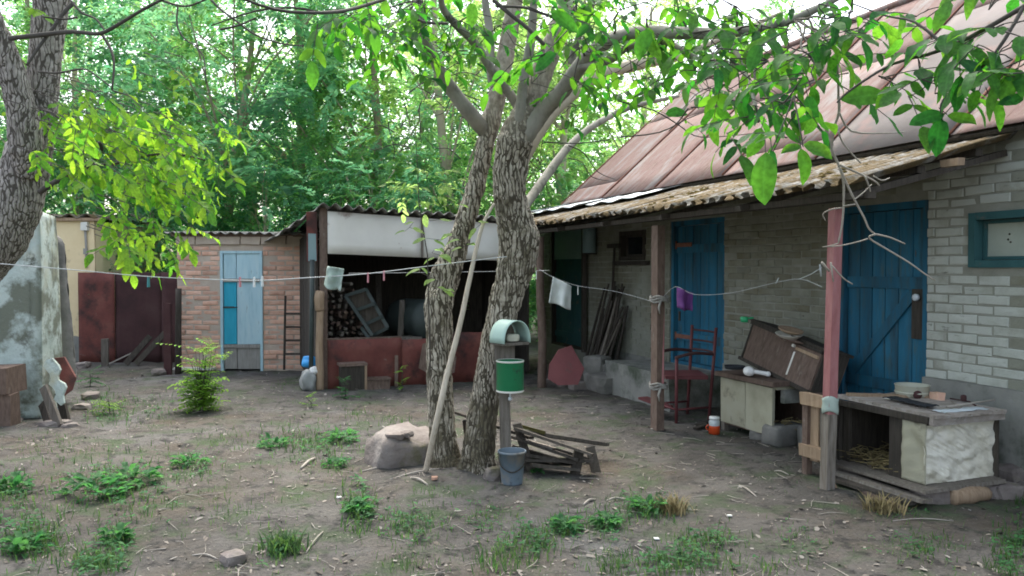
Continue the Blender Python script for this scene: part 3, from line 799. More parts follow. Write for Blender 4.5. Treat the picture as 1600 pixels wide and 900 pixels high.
bt = MB(); bt.bar((.05, .06, 2.34), (3.1, .06, 2.2), .07, .07); bt.build('front_beam', M['dark_wood'], WS)
# roof sheets: waves counted across the front
RFS = MB(); RFS.box((1.5, 1.3, 2.0), (3.1, .07, .06)); RFSo = RFS.build('shed_roof', M['dark_wood'], WS)
for k in range(3):
    x0 = -.06 + 1.08 * k; x1 = x0 + 1.1
    def fn(u, v, x0=x0, x1=x1, k=k):
        x_ = x0 + (x1 - x0) * u
        y_ = -.14 + 3.0 * v + (.02 * mn.noise(Vector((u * 9, k, 1))) if v < .01 else 0)
        return (x_, y_, 2.425 - .045 * x_ - .19 * v * 1.2 + .026 * math.cos(2 * math.pi * x_ / .155) + .012 * mn.noise(Vector((u * 2 + k, v * 2, 0))) + .006 * (k % 2))
    f = MB().sheet(fn, 56, 8, -.007, True)
    piece('corrugated_sheet', f.mesh('corrugated_sheet', M['asbestos']), RFSo)
def fn(u, v):
    a_ = Vector((-.02, -.14, 2.43)).lerp(Vector((-.05, 2.8, 2.25)), v); b_ = Vector((-.55, 1.3, 2.03)).lerp(Vector((-.62, 2.9, 1.98)), v)
    p = a_.lerp(b_, u); p.z += .02 * math.cos(u * 26); return p
f = MB().sheet(fn, 32, 6, .007, True); piece('corrugated_sheet', f.mesh('corrugated_sheet', M['asbestos']), RFSo)
# barrier
for (a, b, h, dy) in ((.06, 1.06, .655, 0), (1.05, 1.62, .63, .012), (1.6, 2.35, .70, .003)):
    f = MB().sheet(lambda u, v: (a + (b - a) * u, -.0 + dy + .008 * mn.noise(Vector((u * 5, v * 3, a * 7))), -.03 + (h + .03 + .012 * mn.noise(Vector((u * 6, a, 1)))) * v), 12, 4, -.006, True)
    f.build('barrier_sheet', M['rust_sheet'], WS)
f = MB(); f.box((.56, .03, .66), (1.0, .05, .03), None, .004); f.build('barrier_rail', M['brown_wood'], WS)

def ws(x_, y_, z_=0.0):
    p = Vector((-2.5, 10.4, 0)) + HV * x_ + HU * y_
    return Vector((p.x, p.y, z_))

# ================================================================== BRICK SHED
BS = thing('brick_shed', 'small shed of worn orange brick with a pale blue plank door', 'shed', (-5.24, 12.3, 0))
bw, bh = 2.08, 2.09
dx0, dx1, dz1 = .68, 1.34, 1.88
f = MB()
f.box((dx0 / 2, .16, bh / 2), (dx0, .24, bh)); f.box(((dx1 + bw) / 2, .16, bh / 2), (bw - dx1, .24, bh)); f.box(((dx0 + dx1) / 2, .16, (dz1 + bh) / 2), (dx1 - dx0, .24, bh - dz1))
f.box((.12, 1.24, bh / 2), (.24, 1.9, bh)); f.box((bw - .12, 1.24, bh / 2), (.24, 1.9, bh)); f.box((bw / 2, 2.3, bh / 2), (bw, .2, bh))
BSW = f.build('wall', M['shed_mortar'], BS)
def yface(m, seed, L=.247, H=.066):   # brick facing -y
    me = brick_mesh('brick', L, .05, H, m, seed)
    for v in me.vertices: x_, y_, z_ = v.co; v.co = (-y_, x_, z_)
    me.flip_normals() if False else None
    return me
RB = [yface(M['red_brick'], 100 + k) for k in range(6)]
row = 0; z = .06
rq = random.Random(5)
while z < bh - .12:
    x = .0 - (.13 if row % 2 else 0)
    while x < bw - .02:
        lo_, hi_ = max(x, .004), min(x + .25, bw - .004)
        segs = [(lo_, hi_)]
        if z < dz1 + .04:
            n_ = []
            for p, q in segs:
                if q <= dx0 or p >= dx1: n_.append((p, q)); continue
                if p < dx0 - .04: n_.append((p, dx0 - .004))
                if q > dx1 + .04: n_.append((dx1 + .004, q))
            segs = n_
        for p, q in segs:
            if q - p > .05: piece('brick', rq.choice(RB), BSW, ((p + q) / 2, .034 + rq.gauss(0, .006), z + rq.gauss(0, .003)), (rq.gauss(0, .01), rq.gauss(0, .02), rq.gauss(0, .015)), ((q - p) / .25 * rq.uniform(.95, 1), 1, rq.uniform(.9, 1.03)))
        x += .261
    z += .0775; row += 1
for k, (a, b) in enumerate(((.0, .3), (.31, .66), (.67, 1.0), (1.01, 1.32), (1.33, 1.72), (1.73, 2.08))):
    f = MB(); f.box(((a + b) / 2, .14, bh - .04), (b - a - .01, .29, .13), None, .008); piece('cap_block', f.mesh('cap_block', M['shed_mortar']), BSW)
f = MB(); 
f.box((dx0 + .02, .05, dz1 / 2), (.04, .07, dz1)); f.box((dx1 - .02, .05, dz1 / 2), (.04, .07, dz1)); f.box(((dx0 + dx1) / 2, .05, dz1 - .02), (dx1 - dx0 - .082, .066, .04))
SD = f.build('door', M['pale_blue_paint'], BS)
x0, xm, x1 = dx0 + .045, dx0 + .25, dx1 - .045
for (a, b, z0_, z1_, m) in ((x0, xm, .42, 1.40, M['bright_blue_paint']), (xm, x1, .42, 1.40, M['pale_blue_paint']), (x0, xm, 1.44, dz1 - .045, M['pale_blue_paint']), (xm, x1, 1.44, dz1 - .045, M['pale_blue_paint']), (x0, xm, .03, .36, M['grey_post']), (xm, x1, .03, .36, M['grey_post'])):
    f = MB(); f.box(((a + b) / 2, .055, (z0_ + z1_) / 2), (b - a - .01, .03, z1_ - z0_), None, .003); piece('plank', f.mesh('plank', m), SD)
f = MB(); f.box(((x0 + x1) / 2, .08, .93), (x1 - x0 + .02, .01, 1.8)); piece('back_board', f.mesh('back_board', M['dark_wood']), SD)
for z_ in (.39, 1.42):
    f = MB(); f.box(((x0 + x1) / 2, .028, z_), (x1 - x0, .03, .05), None, .003); piece('ledge', f.mesh('ledge', M['grey_post']), SD)
f = MB(); f.box((xm - .13, .03, 1.0), (.17, .012, .022)); f.tube([(xm - .04, .02, 1.0), (xm - .04, -.02, 1.0), (xm + .03, -.02, 1.0)], .008, 6); piece('handle', f.mesh('handle', M['dark_wood']), SD)
def fn(u, v):
    x_ = -.12 + (bw + .22) * u
    return (x_, -.14 + 2.6 * v + (.03 * mn.noise(Vector((u * 12, 0, 3))) if v < .01 else 0), bh + .075 - .02 * u + .10 * v + .018 * math.cos(x_ * 2 * math.pi / .15) + .012 * mn.noise(Vector((u * 3, v * 2, 2))))
f = MB().sheet(fn, 90, 6, .008, True); f.build('corrugated_roof', M['asbestos'], BS)
f = MB(); f.box((bw / 2, .02, bh + .035), (bw + .16, .06, .05), None, .006); f.build('roof_beam', M['brown_wood'], BS)
f = MB(); f.box((.3, -.06, .05), (.62, .16, .03), None, .003); f.build('threshold', M['enamel_white'], BS)

# ================================================================== YELLOW OUTBUILDING
p = at(150, 560, 13.6)
YB = thing('plastered_outbuilding', 'yellow plastered outbuilding with a corrugated roof edge', 'outbuilding', (p.x, 13.6, 0))
f = MB().sheet(lambda u, v: (-3.0 + 3.0 * u, .012 * mn.noise(Vector((u * 7, v * 6, 3))), 2.42 * v), 30, 20, None, True)
f.box((-1.5, 1.3, 1.21), (2.99, 2.5, 2.42))
f.build('wall', M['yellow_plaster'], YB)
f = MB(); f.box((-1.45, -.02, 2.45), (3.2, .12, .06), None, .006); f.build('roof_board', M['light_wood'], YB)
f = MB().sheet(lambda u, v: (-3.1 + 3.2 * u, -.1 + 2.9 * v, 2.51 + .05 * v + .035 * math.cos((3.2 * u) * 2 * math.pi / .3)), 96, 4, .01, True); f.build('corrugated_roof', M['mossy_asbestos'], YB)
f = MB(); f.box((-.14, -.04, 2.33), (.11, .08, .14), None, .004); eb = f.build('meter_box', M['enamel_white'], YB)
f = MB(); f.tube([(-.14, -.03, 2.26), (-.13, -.02, 1.9), (-.14, -.02, 1.62)], .02, 7); f.box((-.14, -.03, 1.9), (.06, .04, .1)); f.build('conduit', M['grey_post'], YB)
f = MB().sheet(lambda u, v: (-1.2 + 1.2 * u, -.02 - .01 * mn.noise(Vector((u * 6, v * 4, 1))), .42 * v + .06 * mn.noise(Vector((u * 5, 0, 2))) * v), 14, 5, None, True); f.build('bare_footing', M['concrete'], YB)

# ================================================================== RUSTY FENCE
FE = thing('metal_fence', 'rust red sheet metal fence between the yellow outbuilding and brick shed', 'fence', (-7.3, 13.45, 0))
x = -.1
for k, w_ in enumerate((.62, .8, .9)):
    f = MB().sheet(lambda u, v: (x + w_ * u, .02 * mn.noise(Vector((u * 3 + k, v * 2, 1))) + .015 * (k % 2), -.02 + 1.56 * v + .02 * mn.noise(Vector((u * 4, k, 2))) * v), 10, 8, -.006, True)
    f.build('fence_sheet', M['rust_sheet'] if k == 0 else M['rust_dark'], FE)
    x += w_
for k in range(3):
    f = MB(); f.box((.0 + .95 * k, .08, .75), (.06, .06, 1.5)); f.build('fence_post', M['rust_dark'], FE)
p = ground(263, 585)
t = MB(); t.box((p.x, p.y, .53), (.105, .06, 1.1), None, .006)
tag(t.build('gate_post', M['rust_dark']), 'short rusty metal post beside the brick shed corner', 'post')
t = MB(); t.tube([(p.x + .10, p.y + .12, -.02), (p.x + .105, p.y + .13, .7), (p.x + .11, p.y + .14, 1.3)], [.05, .047, .045], 8, sub=3, wob=.06); tag(t.build('dark_pole', M['dark_wood']), 'dark rough pole between the short metal post and the brick shed', 'pole')

# ================================================================== PLASTERED SLAB WALL
f = MB()
FR0, FR1 = at(66, 652, 8.4), at(62, 380, 8.4)
prof = [(-9.0, 8.4), (FR0.x, 8.4), (FR0.x - .0, 9.35), (-9.0, 9.35)]
def slab(u, v):   # outline goes left-front, right-front, right-back
    z_ = 2.22 * v
    tap = .02 * v + (.02 * max(0, v - .86) / .14)
    if u < .7:
        k = u / .7
        q = Vector((-9.0 + (FR0.x - tap * .6 + 9.0) * k, 8.4 + .04 * v, z_))
    else:
        k = (u - .7) / .3
        q = Vector((FR0.x - tap * .6 - (.17 + .07 * v) * k, 8.4 + .04 * v + .72 * k, z_ - .02 * k * v))
    n_ = .025 * mn.noise(Vector((q.x * 2.3, q.y * 2, q.z * 2))) + .012 * mn.noise(Vector((q.x * 7, q.y * 7, q.z * 7)))
    return q + Vector((n_ * .5, -n_, 0))
f.sheet(slab, 80, 40, .12, True)
f.sheet(lambda u, v: (-9 + (FR0.x - .24 + 9) * u, 8.5 + .75 * v, 2.20 + .03 * mn.noise(Vector((u * 5, v * 3, 0)))), 12, 6, None, True)
SW = f.build('plastered_wall', M['plaster_peel'])
tag(SW, 'thick old wall end with peeling pale green plaster beside the leaning trunk', 'wall')
# ================================================================== TREES
import numpy as np
def np_mesh(name, V, F, m, smooth=False, rib=False):
    me = bpy.data.meshes.new(name)
    me.vertices.add(len(V)); me.vertices.foreach_set('co', np.asarray(V, dtype=np.float32).ravel())
    k = F.shape[1]
    me.loops.add(F.size); me.loops.foreach_set('vertex_index', F.astype(np.int32).ravel())
    me.polygons.add(len(F)); me.polygons.foreach_set('loop_start', np.arange(0, F.size, k, dtype=np.int32))
    try: me.polygons.foreach_set('loop_total', np.full(len(F), k, dtype=np.int32))
    except Exception: pass
    if smooth: me.polygons.foreach_set('use_smooth', np.ones(len(F), dtype=bool))
    me.materials.append(m)
    me.update(calc_edges=True)
    if rib:
        at_ = me.attributes.new('rib', 'FLOAT', 'POINT')
        at_.data.foreach_set('value', np.tile(np.array([0, 1, 0], dtype=np.float32), len(V) // 3))
    return me
def scatter(tv, tf, mats_):
    """template verts (n,3), faces (m,4), matrices (k,3,4) -> one vertex/face array"""
    mats_ = np.asarray(mats_, dtype=np.float64)
    k = len(mats_)
    V = np.einsum('kij,nj->kni', mats_[:, :, :3], tv) + mats_[:, None, :, 3]
    F = tf[None] + (np.arange(k) * len(tv))[:, None, None]
    return V.reshape(-1, 3), F.reshape(-1, tf.shape[1])
def frame(pos, d, up, s):
    """matrix whose y runs along d, z near up"""
    y = Vector(d).normalized(); x = y.cross(Vector(up))
    if x.length < 1e-4: x = y.cross(Vector((.3, .7, .2)))
    x.normalize(); z = x.cross(y)
    return [[x.x * s, y.x * s, z.x * s, pos[0]], [x.y * s, y.y * s, z.y * s, pos[1]], [x.z * s, y.z * s, z.z * s, pos[2]]]

def leaf_template(n=6, w=.46, droop=.18, fold=.16, seed=0):
    rr_ = random.Random(seed)
    V, F = [], []
    for i in range(n):
        t = i / (n - 1)
        ww = w / 2 * (math.sin(math.pi * min(1, t * .97 + .03) ** .95) ** .62) if 0 < i < n - 1 else .012
        ww *= rr_.uniform(.93, 1.07)
        z = -droop * t * t + .02 * math.sin(t * 7 + seed)
        bend = .05 * math.sin(t * 3 + seed)
        f_ = fold * ww * (1 + .6 * math.sin(t * 5 + seed * 2))
        V += [(-ww + bend, t, z + f_ + rr_.uniform(-.012, .012)), (bend, t, z), (ww + bend, t, z + f_ + rr_.uniform(-.012, .012))]
    for i in range(n - 1):
        a = i * 3
        F += [(a, a + 1, a + 4, a + 3), (a + 1, a + 2, a + 5, a + 4)]
    return np.array(V), np.array(F)
LT = [leaf_template(9, .38 + .05 * (k % 4), .05 + .12 * (k % 5), .05 + .25 * (k % 3), k) for k in range(12)]
LT_low = [leaf_template(4, .46, .14 + .1 * k, .15, 30 + k) for k in range(4)]

def compound(out, twigs, pos, d, up, L, npair, size, rr_, droop=.5):
    """walnut leaf: a stalk with paired leaflets and one at its end"""
    pos = Vector(pos); d = Vector(d).normalized(); up = Vector(up).normalized()
    pts = []
    n = npair + 1
    p = pos.copy()
    for i in range(n + 1):
        pts.append(p.copy())
        d = (d + Vector((0, 0, -droop / n * .5))).normalized()
        p = p + d * (L / n)
    twigs.append((pts, [.0035, *([.002] * n)]))
    side = d.cross(up)
    if side.length < 1e-3: side = d.cross(Vector((1, .2, 0)))
    side.normalize(); nup = side.cross(d).normalized()
    for i in range(1, n + 1):
        t = i / n
        sz = size * (.75 + .45 * t) * rr_.uniform(.82, 1.12)
        if i == n:
            out.append((frame(pts[i], d + Vector((rr_.uniform(-.2, .2), rr_.uniform(-.2, .2), rr_.uniform(-.3, 0))), nup, sz * 1.1), sz)); continue
        for sgn in (-1, 1):
            if rr_.random() < .06: continue
            ld = side * sgn * rr_.uniform(.8, 1.1) + d * rr_.uniform(.45, .8) + Vector((0, 0, -rr_.uniform(.05, .45)))
            nu = nup + Vector((rr_.uniform(-.35, .35), rr_.uniform(-.35, .35), rr_.uniform(-.1, .2)))
            out.append((frame(pts[i], ld, nu, sz), sz))

def inview(p, pad=60):
    if p.y < .3: return False
    px = 800 + FPX * p.x / p.y
    py = 420 - FPX * (p.z - CAM.z) / p.y
    return -pad < px < 1600 + pad and -pad < py < 900 + pad
def finish_leaves(tree, leaves, m, nmax=300, partname='leaf', massname='foliage', low=False, seed=0):
    rr_ = random.Random(seed)
    TL = [np_mesh('leaf', v, f, m, True, True) for v, f in LT]
    inv = Matrix.Translation(-tree.location)
    sc_ = []
    for q in leaves:
        mt, sz = q
        c = Vector((mt[0][3], mt[1][3], mt[2][3]))
        sc_.append((sz / max(c.y, .3) if inview(c, 10) else 0, q))
    sc_.sort(key=lambda t: -t[0])
    top = [q for s_, q in sc_[:nmax] if s_ > 0]
    rest = [q for s_, q in sc_[len(top):]]
    for mt, sz in top:
        o = bpy.data.objects.new(partname, rr_.choice(TL)); COL.objects.link(o)
        o.parent = tree
        o.matrix_local = inv @ Matrix((mt[0], mt[1], mt[2], (0, 0, 0, 1)))
    if rest:
        VV, FF, b = [], [], 0
        tl = LT_low if low else LT
        for k, (v, f) in enumerate(tl):
            ms_ = [q[0] for i, q in enumerate(rest) if i % len(tl) == k]
            if not ms_: continue
            V, F = scatter(v, f, ms_)
            VV.append(V); FF.append(F + b); b += len(V)
        o = bpy.data.objects.new(massname, np_mesh(massname, np.concatenate(VV), np.concatenate(FF), m, True, True)); COL.objects.link(o)
        attach(o, tree, True); o['kind'] = 'stuff'
def path(pts, k=1.0):
    """(px, py, width in photo px, distance) -> points and radii"""
    P = [at(a, b, Y) for a, b, w_, Y in pts]
    return P, [mpx(w_, Y) / 2 * k for a, b, w_, Y in pts]
def bumps(mb, lst):
    for i, v in enumerate(mb.v):
        q = Vector(v)
        for c, r_, h in lst:
            d = q - c
            L = d.length
            if L < r_ * 2.2: q = q + (d.normalized() if L > 1e-6 else Vector((0, 0, 1))) * h * math.exp(-(L / r_) ** 2 * 1.6)
        mb.v[i] = tuple(q)

# ------------------------------------------------------------------ the walnut in the middle of the yard
b0 = ground(705, 742)
WT = thing('walnut_tree', 'big walnut with two furrowed trunks and a spreading crown in the middle of the yard', 'tree', (b0.x, b0.y, 0))
tA = [(702, 785, 96, 6.25), (700, 742, 66, 6.28), (694, 707, 48, 6.3), (690, 653, 43, 6.32), (687, 600, 41, 6.34), (686, 520, 44, 6.38), (687, 465, 48, 6.41), (696, 430, 50, 6.43), (714, 387, 37, 6.46), (731, 333, 33, 6.5), (744, 290, 30, 6.54), (757, 235, 28, 6.58), (767, 190, 32, 6.6), (779, 140, 30, 6.62), (791, 80, 28, 6.64), (801, 20, 26, 6.66), (815, -60, 24, 6.7), (830, -150, 18, 6.8), (850, -260, 10, 6.9)]
P, r_ = path(tA, .96)
mb = MB(); mb.tube(P, r_, 52, sub=18, wob=.09)
bumps(mb, [(at(668, 436, 6.3), .11, .09), (at(676, 470, 6.3), .1, .03), (at(700, 600, 6.15), .12, .02), (at(745, 205, 6.5), .08, .03)])
mb.build('trunk', M['bark'], WT, True)
tB = [(742, 785, 116, 6.12), (744, 742, 70, 6.16), (748, 707, 57, 6.18), (754, 653, 51, 6.2), (761, 600, 46, 6.22), (771, 547, 46, 6.23), (784, 493, 49, 6.25), (799, 440, 56, 6.27), (809, 400, 66, 6.28), (808, 362, 66, 6.27), (799, 325, 55, 6.25), (796, 290, 54, 6.23), (799, 250, 58, 6.22), (804, 220, 60, 6.2), (818, 185, 46, 6.2), (834, 145, 38, 6.2), (852, 100, 36, 6.2), (868, 60, 34, 6.18), (885, 15, 31, 6.16), (905, -50, 27, 6.1), (930, -140, 20, 6.0), (960, -260, 10, 5.9)]
P, r_ = path(tB, .96)
mb = MB(); mb.tube(P, r_, 52, sub=18, wob=.08)
bumps(mb, [(at(836, 378, 6.2), .10, .035), (at(778, 318, 6.15), .07, .035), (at(830, 200, 6.15), .07, .03), (at(772, 640, 6.05), .12, .02), (at(722, 735, 6.0), .12, .06), (at(784, 738, 6.0), .1, .05)])
mb.build('trunk', M['bark'], WT, True)
LIMBS = [
    ([(800, 252, 24, 6.25), (824, 208, 31, 6.16), (850, 172, 28, 6.1), (880, 140, 27, 5.9), (915, 92, 25, 5.6), (955, 62, 23, 5.2), (1010, 50, 21, 4.9), (1075, 52, 20, 4.6), (1150, 50, 17, 4.3), (1240, 30, 13, 4.0), (1340, -20, 8, 3.8)], 'smooth_bark'),
    ([(905, 105, 14, 5.65), (950, 95, 13, 5.4), (985, 72, 11, 5.2), (1040, 66, 9, 4.9), (1100, 95, 7, 4.5), (1180, 105, 5, 4.0)], 'smooth_bark'),
    ([(800, 285, 20, 6.4), (842, 205, 22, 6.6), (880, 158, 23, 6.8), (935, 118, 22, 7.0), (1000, 100, 19, 7.2), (1058, 88, 15, 7.4), (1130, 60, 9, 7.6), (1220, 20, 5, 7.8)], 'pale_bark'),
    ([(768, 222, 14, 6.64), (758, 206, 25, 6.60), (735, 178, 26, 6.45), (708, 143, 23, 6.4), (690, 115, 20, 6.3), (672, 80, 17, 6.2), (662, 50, 15, 6.1), (655, 0, 10, 6.0), (640, -70, 6, 5.8)], 'smooth_bark'),
    ([(822, 205, 14, 6.3), (812, 172, 17, 6.3), (795, 145, 16, 6.25), (770, 112, 15, 6.15), (742, 68, 14, 6.0), (712, 38, 13, 5.8), (692, 12, 11, 5.6), (684, -30, 8, 5.4), (660, -90, 5, 5.2)], 'smooth_bark'),
    ([(806, 235, 14, 6.2), (811, 190, 17, 6.12), (819, 120, 16, 6.05), (830, 60, 15, 6.0), (834, 0, 13, 5.9), (840, -90, 8, 5.8)], 'smooth_bark'),
    ([(784, 165, 12, 6.62), (767, 118, 14, 6.6), (766, 60, 14, 6.6), (758, 0, 12, 6.6), (750, -80, 7, 6.6)], 'smooth_bark'),
    ([(815, 330, 16, 6.6), (850, 280, 15, 7.0), (888, 230, 13, 7.4), (930, 195, 11, 7.8), (985, 168, 9, 8.2), (1060, 150, 5, 8.6)], 'smooth_bark'),
    ([(892, 100, 12, 6.0), (905, 55, 11, 5.9), (925, 10, 9, 5.7), (940, -60, 5, 5.5)], 'smooth_bark'),
    ([(1060, 52, 12, 4.6), (1130, 55, 10, 4.4), (1170, 130, 7, 3.9), (1185, 190, 5, 3.5)], 'smooth_bark'),
]
for pts, m in LIMBS:
    P, r_ = path(pts, .95)
    mb = MB(); mb.tube(P, r_, 14, sub=8, wob=.06); mb.build('limb', M[m], WT, True)
rt = random.Random(41)
TW = []        # twigs (pts, radii)
leaves = []
def twig_to(a, b, r0=.008, r1=.0025, sag=.06):
    a, b = Vector(a), Vector(b)
    L = (b - a).length
    m1 = a.lerp(b, .35) + Vector((rt.uniform(-1, 1), rt.uniform(-1, 1), rt.uniform(-.2, 1))) * sag * L
    m2 = a.lerp(b, .7) + Vector((rt.uniform(-1, 1), rt.uniform(-1, 1), rt.uniform(-.5, 1))) * sag * L
    TW.append(([a, m1, m2, b], [r0, r0 * .75, (r0 + r1) / 2, r1]))
# leaf sprays of the crown: (px, py, distance, stalks, spread, start of the twig)
CL = [(1120, 50, 4.3, 9, 45, (1075, 52, 4.6)), (1200, 95, 3.7, 10, 45, (1150, 50, 4.3)), (1235, 30, 4.0, 10, 50, (1240, 30, 4.0)), (1268, 90, 3.4, 8, 32, (1240, 30, 4.0)), (1180, 165, 3.5, 7, 30, (1185, 190, 3.5)),
      (1085, 110, 4.5, 8, 40, (1100, 95, 4.5)), (1010, 30, 4.8, 9, 45, (1010, 50, 4.9)), (930, 25, 4.6, 7, 40, (955, 62, 5.2)), (1060, 20, 4.6, 8, 45, (1075, 52, 4.6)), (1150, 10, 4.2, 9, 50, (1150, 50, 4.3)), (1225, 160, 3.2, 6, 30, (1180, 105, 4.0)),
      (1330, 15, 3.9, 4, 40, (1340, -20, 3.8)), (1265, 70, 3.6, 8, 40, (1240, 30, 4.0)), (1290, 50, 3.7, 5, 34, (1240, 30, 4.0)), (1150, 100, 4.0, 7, 40, (1100, 95, 4.5)), (980, 75, 5.2, 6, 35, (985, 72, 5.2)), (1040, 80, 4.9, 7, 35, (1040, 66, 4.9)),
      (880, 40, 4.2, 5, 35, (885, 15, 6.1)), (850, 85, 3.9, 3, 25, (885, 15, 6.1)), (905, 75, 4.1, 3, 25, (915, 92, 5.6)), (620, 20, 5.6, 11, 42, (655, 0, 6.0)), (600, 50, 5.7, 11, 32, (655, 0, 6.0)), (665, 25, 5.6, 10, 35, (655, 0, 6.0)), (705, 40, 5.7, 8, 30, (692, 12, 5.6)), (640, 60, 5.8, 8, 26, (655, 0, 6.0)), (570, 25, 5.6, 7, 30, (655, 0, 6.0)), (1000, 90, 5.6, 7, 40, (1040, 66, 4.9)), (1130, 80, 4.4, 8, 40, (1100, 95, 4.5)), (1190, 40, 4.0, 9, 45, (1150, 50, 4.3)), (1290, 30, 3.6, 8, 45, (1240, 30, 4.0)), (900, 20, 4.8, 6, 40, (885, 15, 6.1)), (970, 15, 4.6, 8, 45, (955, 62, 5.2)),
      (1020, 120, 6.0, 7, 40, (1058, 88, 7.4)), (960, 130, 6.6, 6, 40, (935, 118, 7.0)), (900, 165, 6.8, 4, 30, (880, 158, 6.8)), (1100, 140, 5.6, 6, 40, (1130, 60, 7.6)), (780, 40, 5.8, 4, 35, (766, 60, 6.6)), (740, 20, 5.6, 5, 35, (712, 38, 5.8)), (830, 130, 5.9, 2, 18, (830, 60, 6.0))]
for (px, py, Y, n, sp, st) in CL:
    if px > 1080 and py < 140: n = max(2, round(n * .72))
    c = at(px, py, Y); a = at(*st)
    twig_to(a, c)
    for _ in range(n):
        q = c + Vector((rt.gauss(0, 1), rt.gauss(0, .8), rt.gauss(0, .75))) * mpx(sp, Y)
        if rt.random() < .6: twig_to(c, q, .004, .002)
        ang = rt.uniform(0, 6.283)
        compound(leaves, TW, q, (math.cos(ang), math.sin(ang) * .7, rt.uniform(-.5, .15)), (rt.uniform(-.3, .3), rt.uniform(-.6, .2), 1), rt.uniform(.2, .3), rt.choice((2, 2, 3)), rt.uniform(.065, .115), rt)
# the near right hand sprays
TW.append(([at(1700, -60, 2.6), at(1600, 10, 2.8), at(1480, 75, 3.0), at(1395, 100, 3.1), at(1330, 140, 3.2), at(1308, 160, 3.2)], [.012, .01, .008, .006, .005, .004]))
TW.append(([at(1480, 75, 3.0), at(1430, 35, 3.1), at(1385, 25, 3.2), at(1330, 5, 3.3)], [.007, .005, .004, .003]))
TW.append(([at(1600, 10, 2.8), at(1550, 90, 2.8), at(1490, 140, 2.9), at(1470, 165, 2.9), at(1475, 200, 2.9)], [.008, .006, .005, .004, .003]))
for (px, py, Y, n, sp) in [(1500, 50, 3.0, 4, 34), (1560, 85, 2.8, 4, 28), (1590, 35, 2.8, 4, 32), (1430, 75, 3.1, 3, 22), (1470, 120, 3.0, 3, 22), (1545, 15, 3.0, 3, 34), (1595, 125, 2.7, 2, 20), (1395, 125, 3.2, 2, 18), (1350, 40, 3.6, 2, 26), (1450, 15, 3.2, 2, 30), (1630, 90, 2.7, 4, 30)]:
    c = at(px, py, Y)
    for _ in range(n):
        q = c + Vector((rt.gauss(0, 1), rt.gauss(0, .7), rt.gauss(0, .7))) * mpx(sp, Y)
        twig_to(c, q, .003, .0015)
        ang = rt.uniform(0, 6.283)
        compound(leaves, TW, q, (math.cos(ang), math.sin(ang) * .5, rt.uniform(-.4, .15)), (rt.uniform(-.3, .3), rt.uniform(-.7, .1), 1), rt.uniform(.14, .22), 2, rt.uniform(.075, .11), rt)
# single leaflets that hang clear of the rest: base, tip, distance
for (a, b, Y) in [((1196, 238), (1200, 318), 3.0), ((1206, 235), (1212, 262), 3.05), ((1252, 232), (1266, 282), 3.0), ((1255, 228), (1304, 242), 3.0), ((1250, 226), (1222, 240), 3.05), ((1472, 186), (1466, 240), 2.9), ((1548, 156), (1578, 196), 2.8), ((1500, 118), (1502, 172), 2.85),
                  ((1476, 178), (1422, 194), 2.9), ((1480, 179), (1535, 188), 2.9), ((1530, 142), (1515, 172), 2.85), ((1590, 110), (1570, 156), 2.7), ((1600, 150), (1570, 154), 2.7), ((1385, 150), (1320, 152), 3.2), ((1390, 135), (1372, 162), 3.15), ((1190, 200), (1172, 240), 3.2), ((1210, 175), (1226, 215), 3.2),
                  ((1160, 150), (1168, 196), 3.6), ((1262, 150), (1278, 190), 3.3), ((1040, 178), (1075, 172), 5.4), ((870, 85), (835, 105), 3.9), ((1000, 60), (1035, 92), 4.4), ((1010, 45), (1000, 92), 4.2), ((920, 40), (900, 55), 4.0), ((860, 20), (905, 48), 3.9), ((735, 5), (738, 42), 5.3), ((600, 0), (608, 27), 4.9), ((540, 38), (565, 50), 4.6)]:
    p, q = at(a[0], a[1], Y), at(b[0], b[1], Y - .02)
    d = q - p
    leaves.append((frame(p, d, (rt.uniform(-.3, .3), -1, .35), d.length), d.length))
    TW.append(([p, p - d.normalized() * .03 + Vector((0, .0, .02))], [.0018, .0018]))
TW.append(([at(1240, 150, 3.1), at(1225, 190, 3.05), at(1205, 236, 3.0)], [.004, .003, .002]))
TW.append(([at(1240, 150, 3.1), at(1250, 200, 3.0), at(1255, 230, 3.0)], [.004, .003, .002]))
# dark sprays along the top left
TW.append(([at(655, -20, 5.0), at(560, 12, 4.4), at(500, 20, 4.0), at(430, 15, 3.8), at(360, -10, 3.6)], [.012, .011, .009, .008, .006]))
TW.append(([at(500, 20, 4.0), at(460, 12, 3.9), at(400, 17, 3.8), at(330, 40, 3.8)], [.007, .006, .005, .003]))
for (px, py, Y, n, sp) in [(530, 12, 4.0, 2, 20), (490, 40, 3.9, 1, 14), (555, 5, 4.1, 2, 22), (580, 20, 4.4, 2, 20)]:
    c = at(px, py, Y)
    for _ in range(n):
        q = c + Vector((rt.gauss(0, 1), rt.gauss(0, .7), rt.gauss(0, .7))) * mpx(sp, Y)
        compound(leaves, TW, q, (rt.uniform(-1, 1), rt.uniform(-.4, .4), rt.uniform(-.6, 0)), (rt.uniform(-.3, .3), -.4, 1), .2, 2, rt.uniform(.08, .11), rt)
# crown above and around, mostly over the frame
for _ in range(210):
    ang = rt.uniform(0, 6.283); rad = 3.6 * math.sqrt(rt.random())
    c = Vector((.4 + rad * math.cos(ang) * 1.1, 5.8 + rad * math.sin(ang), rt.uniform(4.6, 7.4)))
    if inview(c, 30): continue
    for _ in range(4):
        q = c + Vector((rt.gauss(0, .25), rt.gauss(0, .25), rt.gauss(0, .2)))
        if inview(q, 40): continue
        a2 = rt.uniform(0, 6.283)
        compound(leaves, [], q, (math.cos(a2), math.sin(a2), rt.uniform(-.5, .1)), (rt.uniform(-.3, .3), rt.uniform(-.3, .3), 1), .28, 2, rt.uniform(.1, .13), rt)
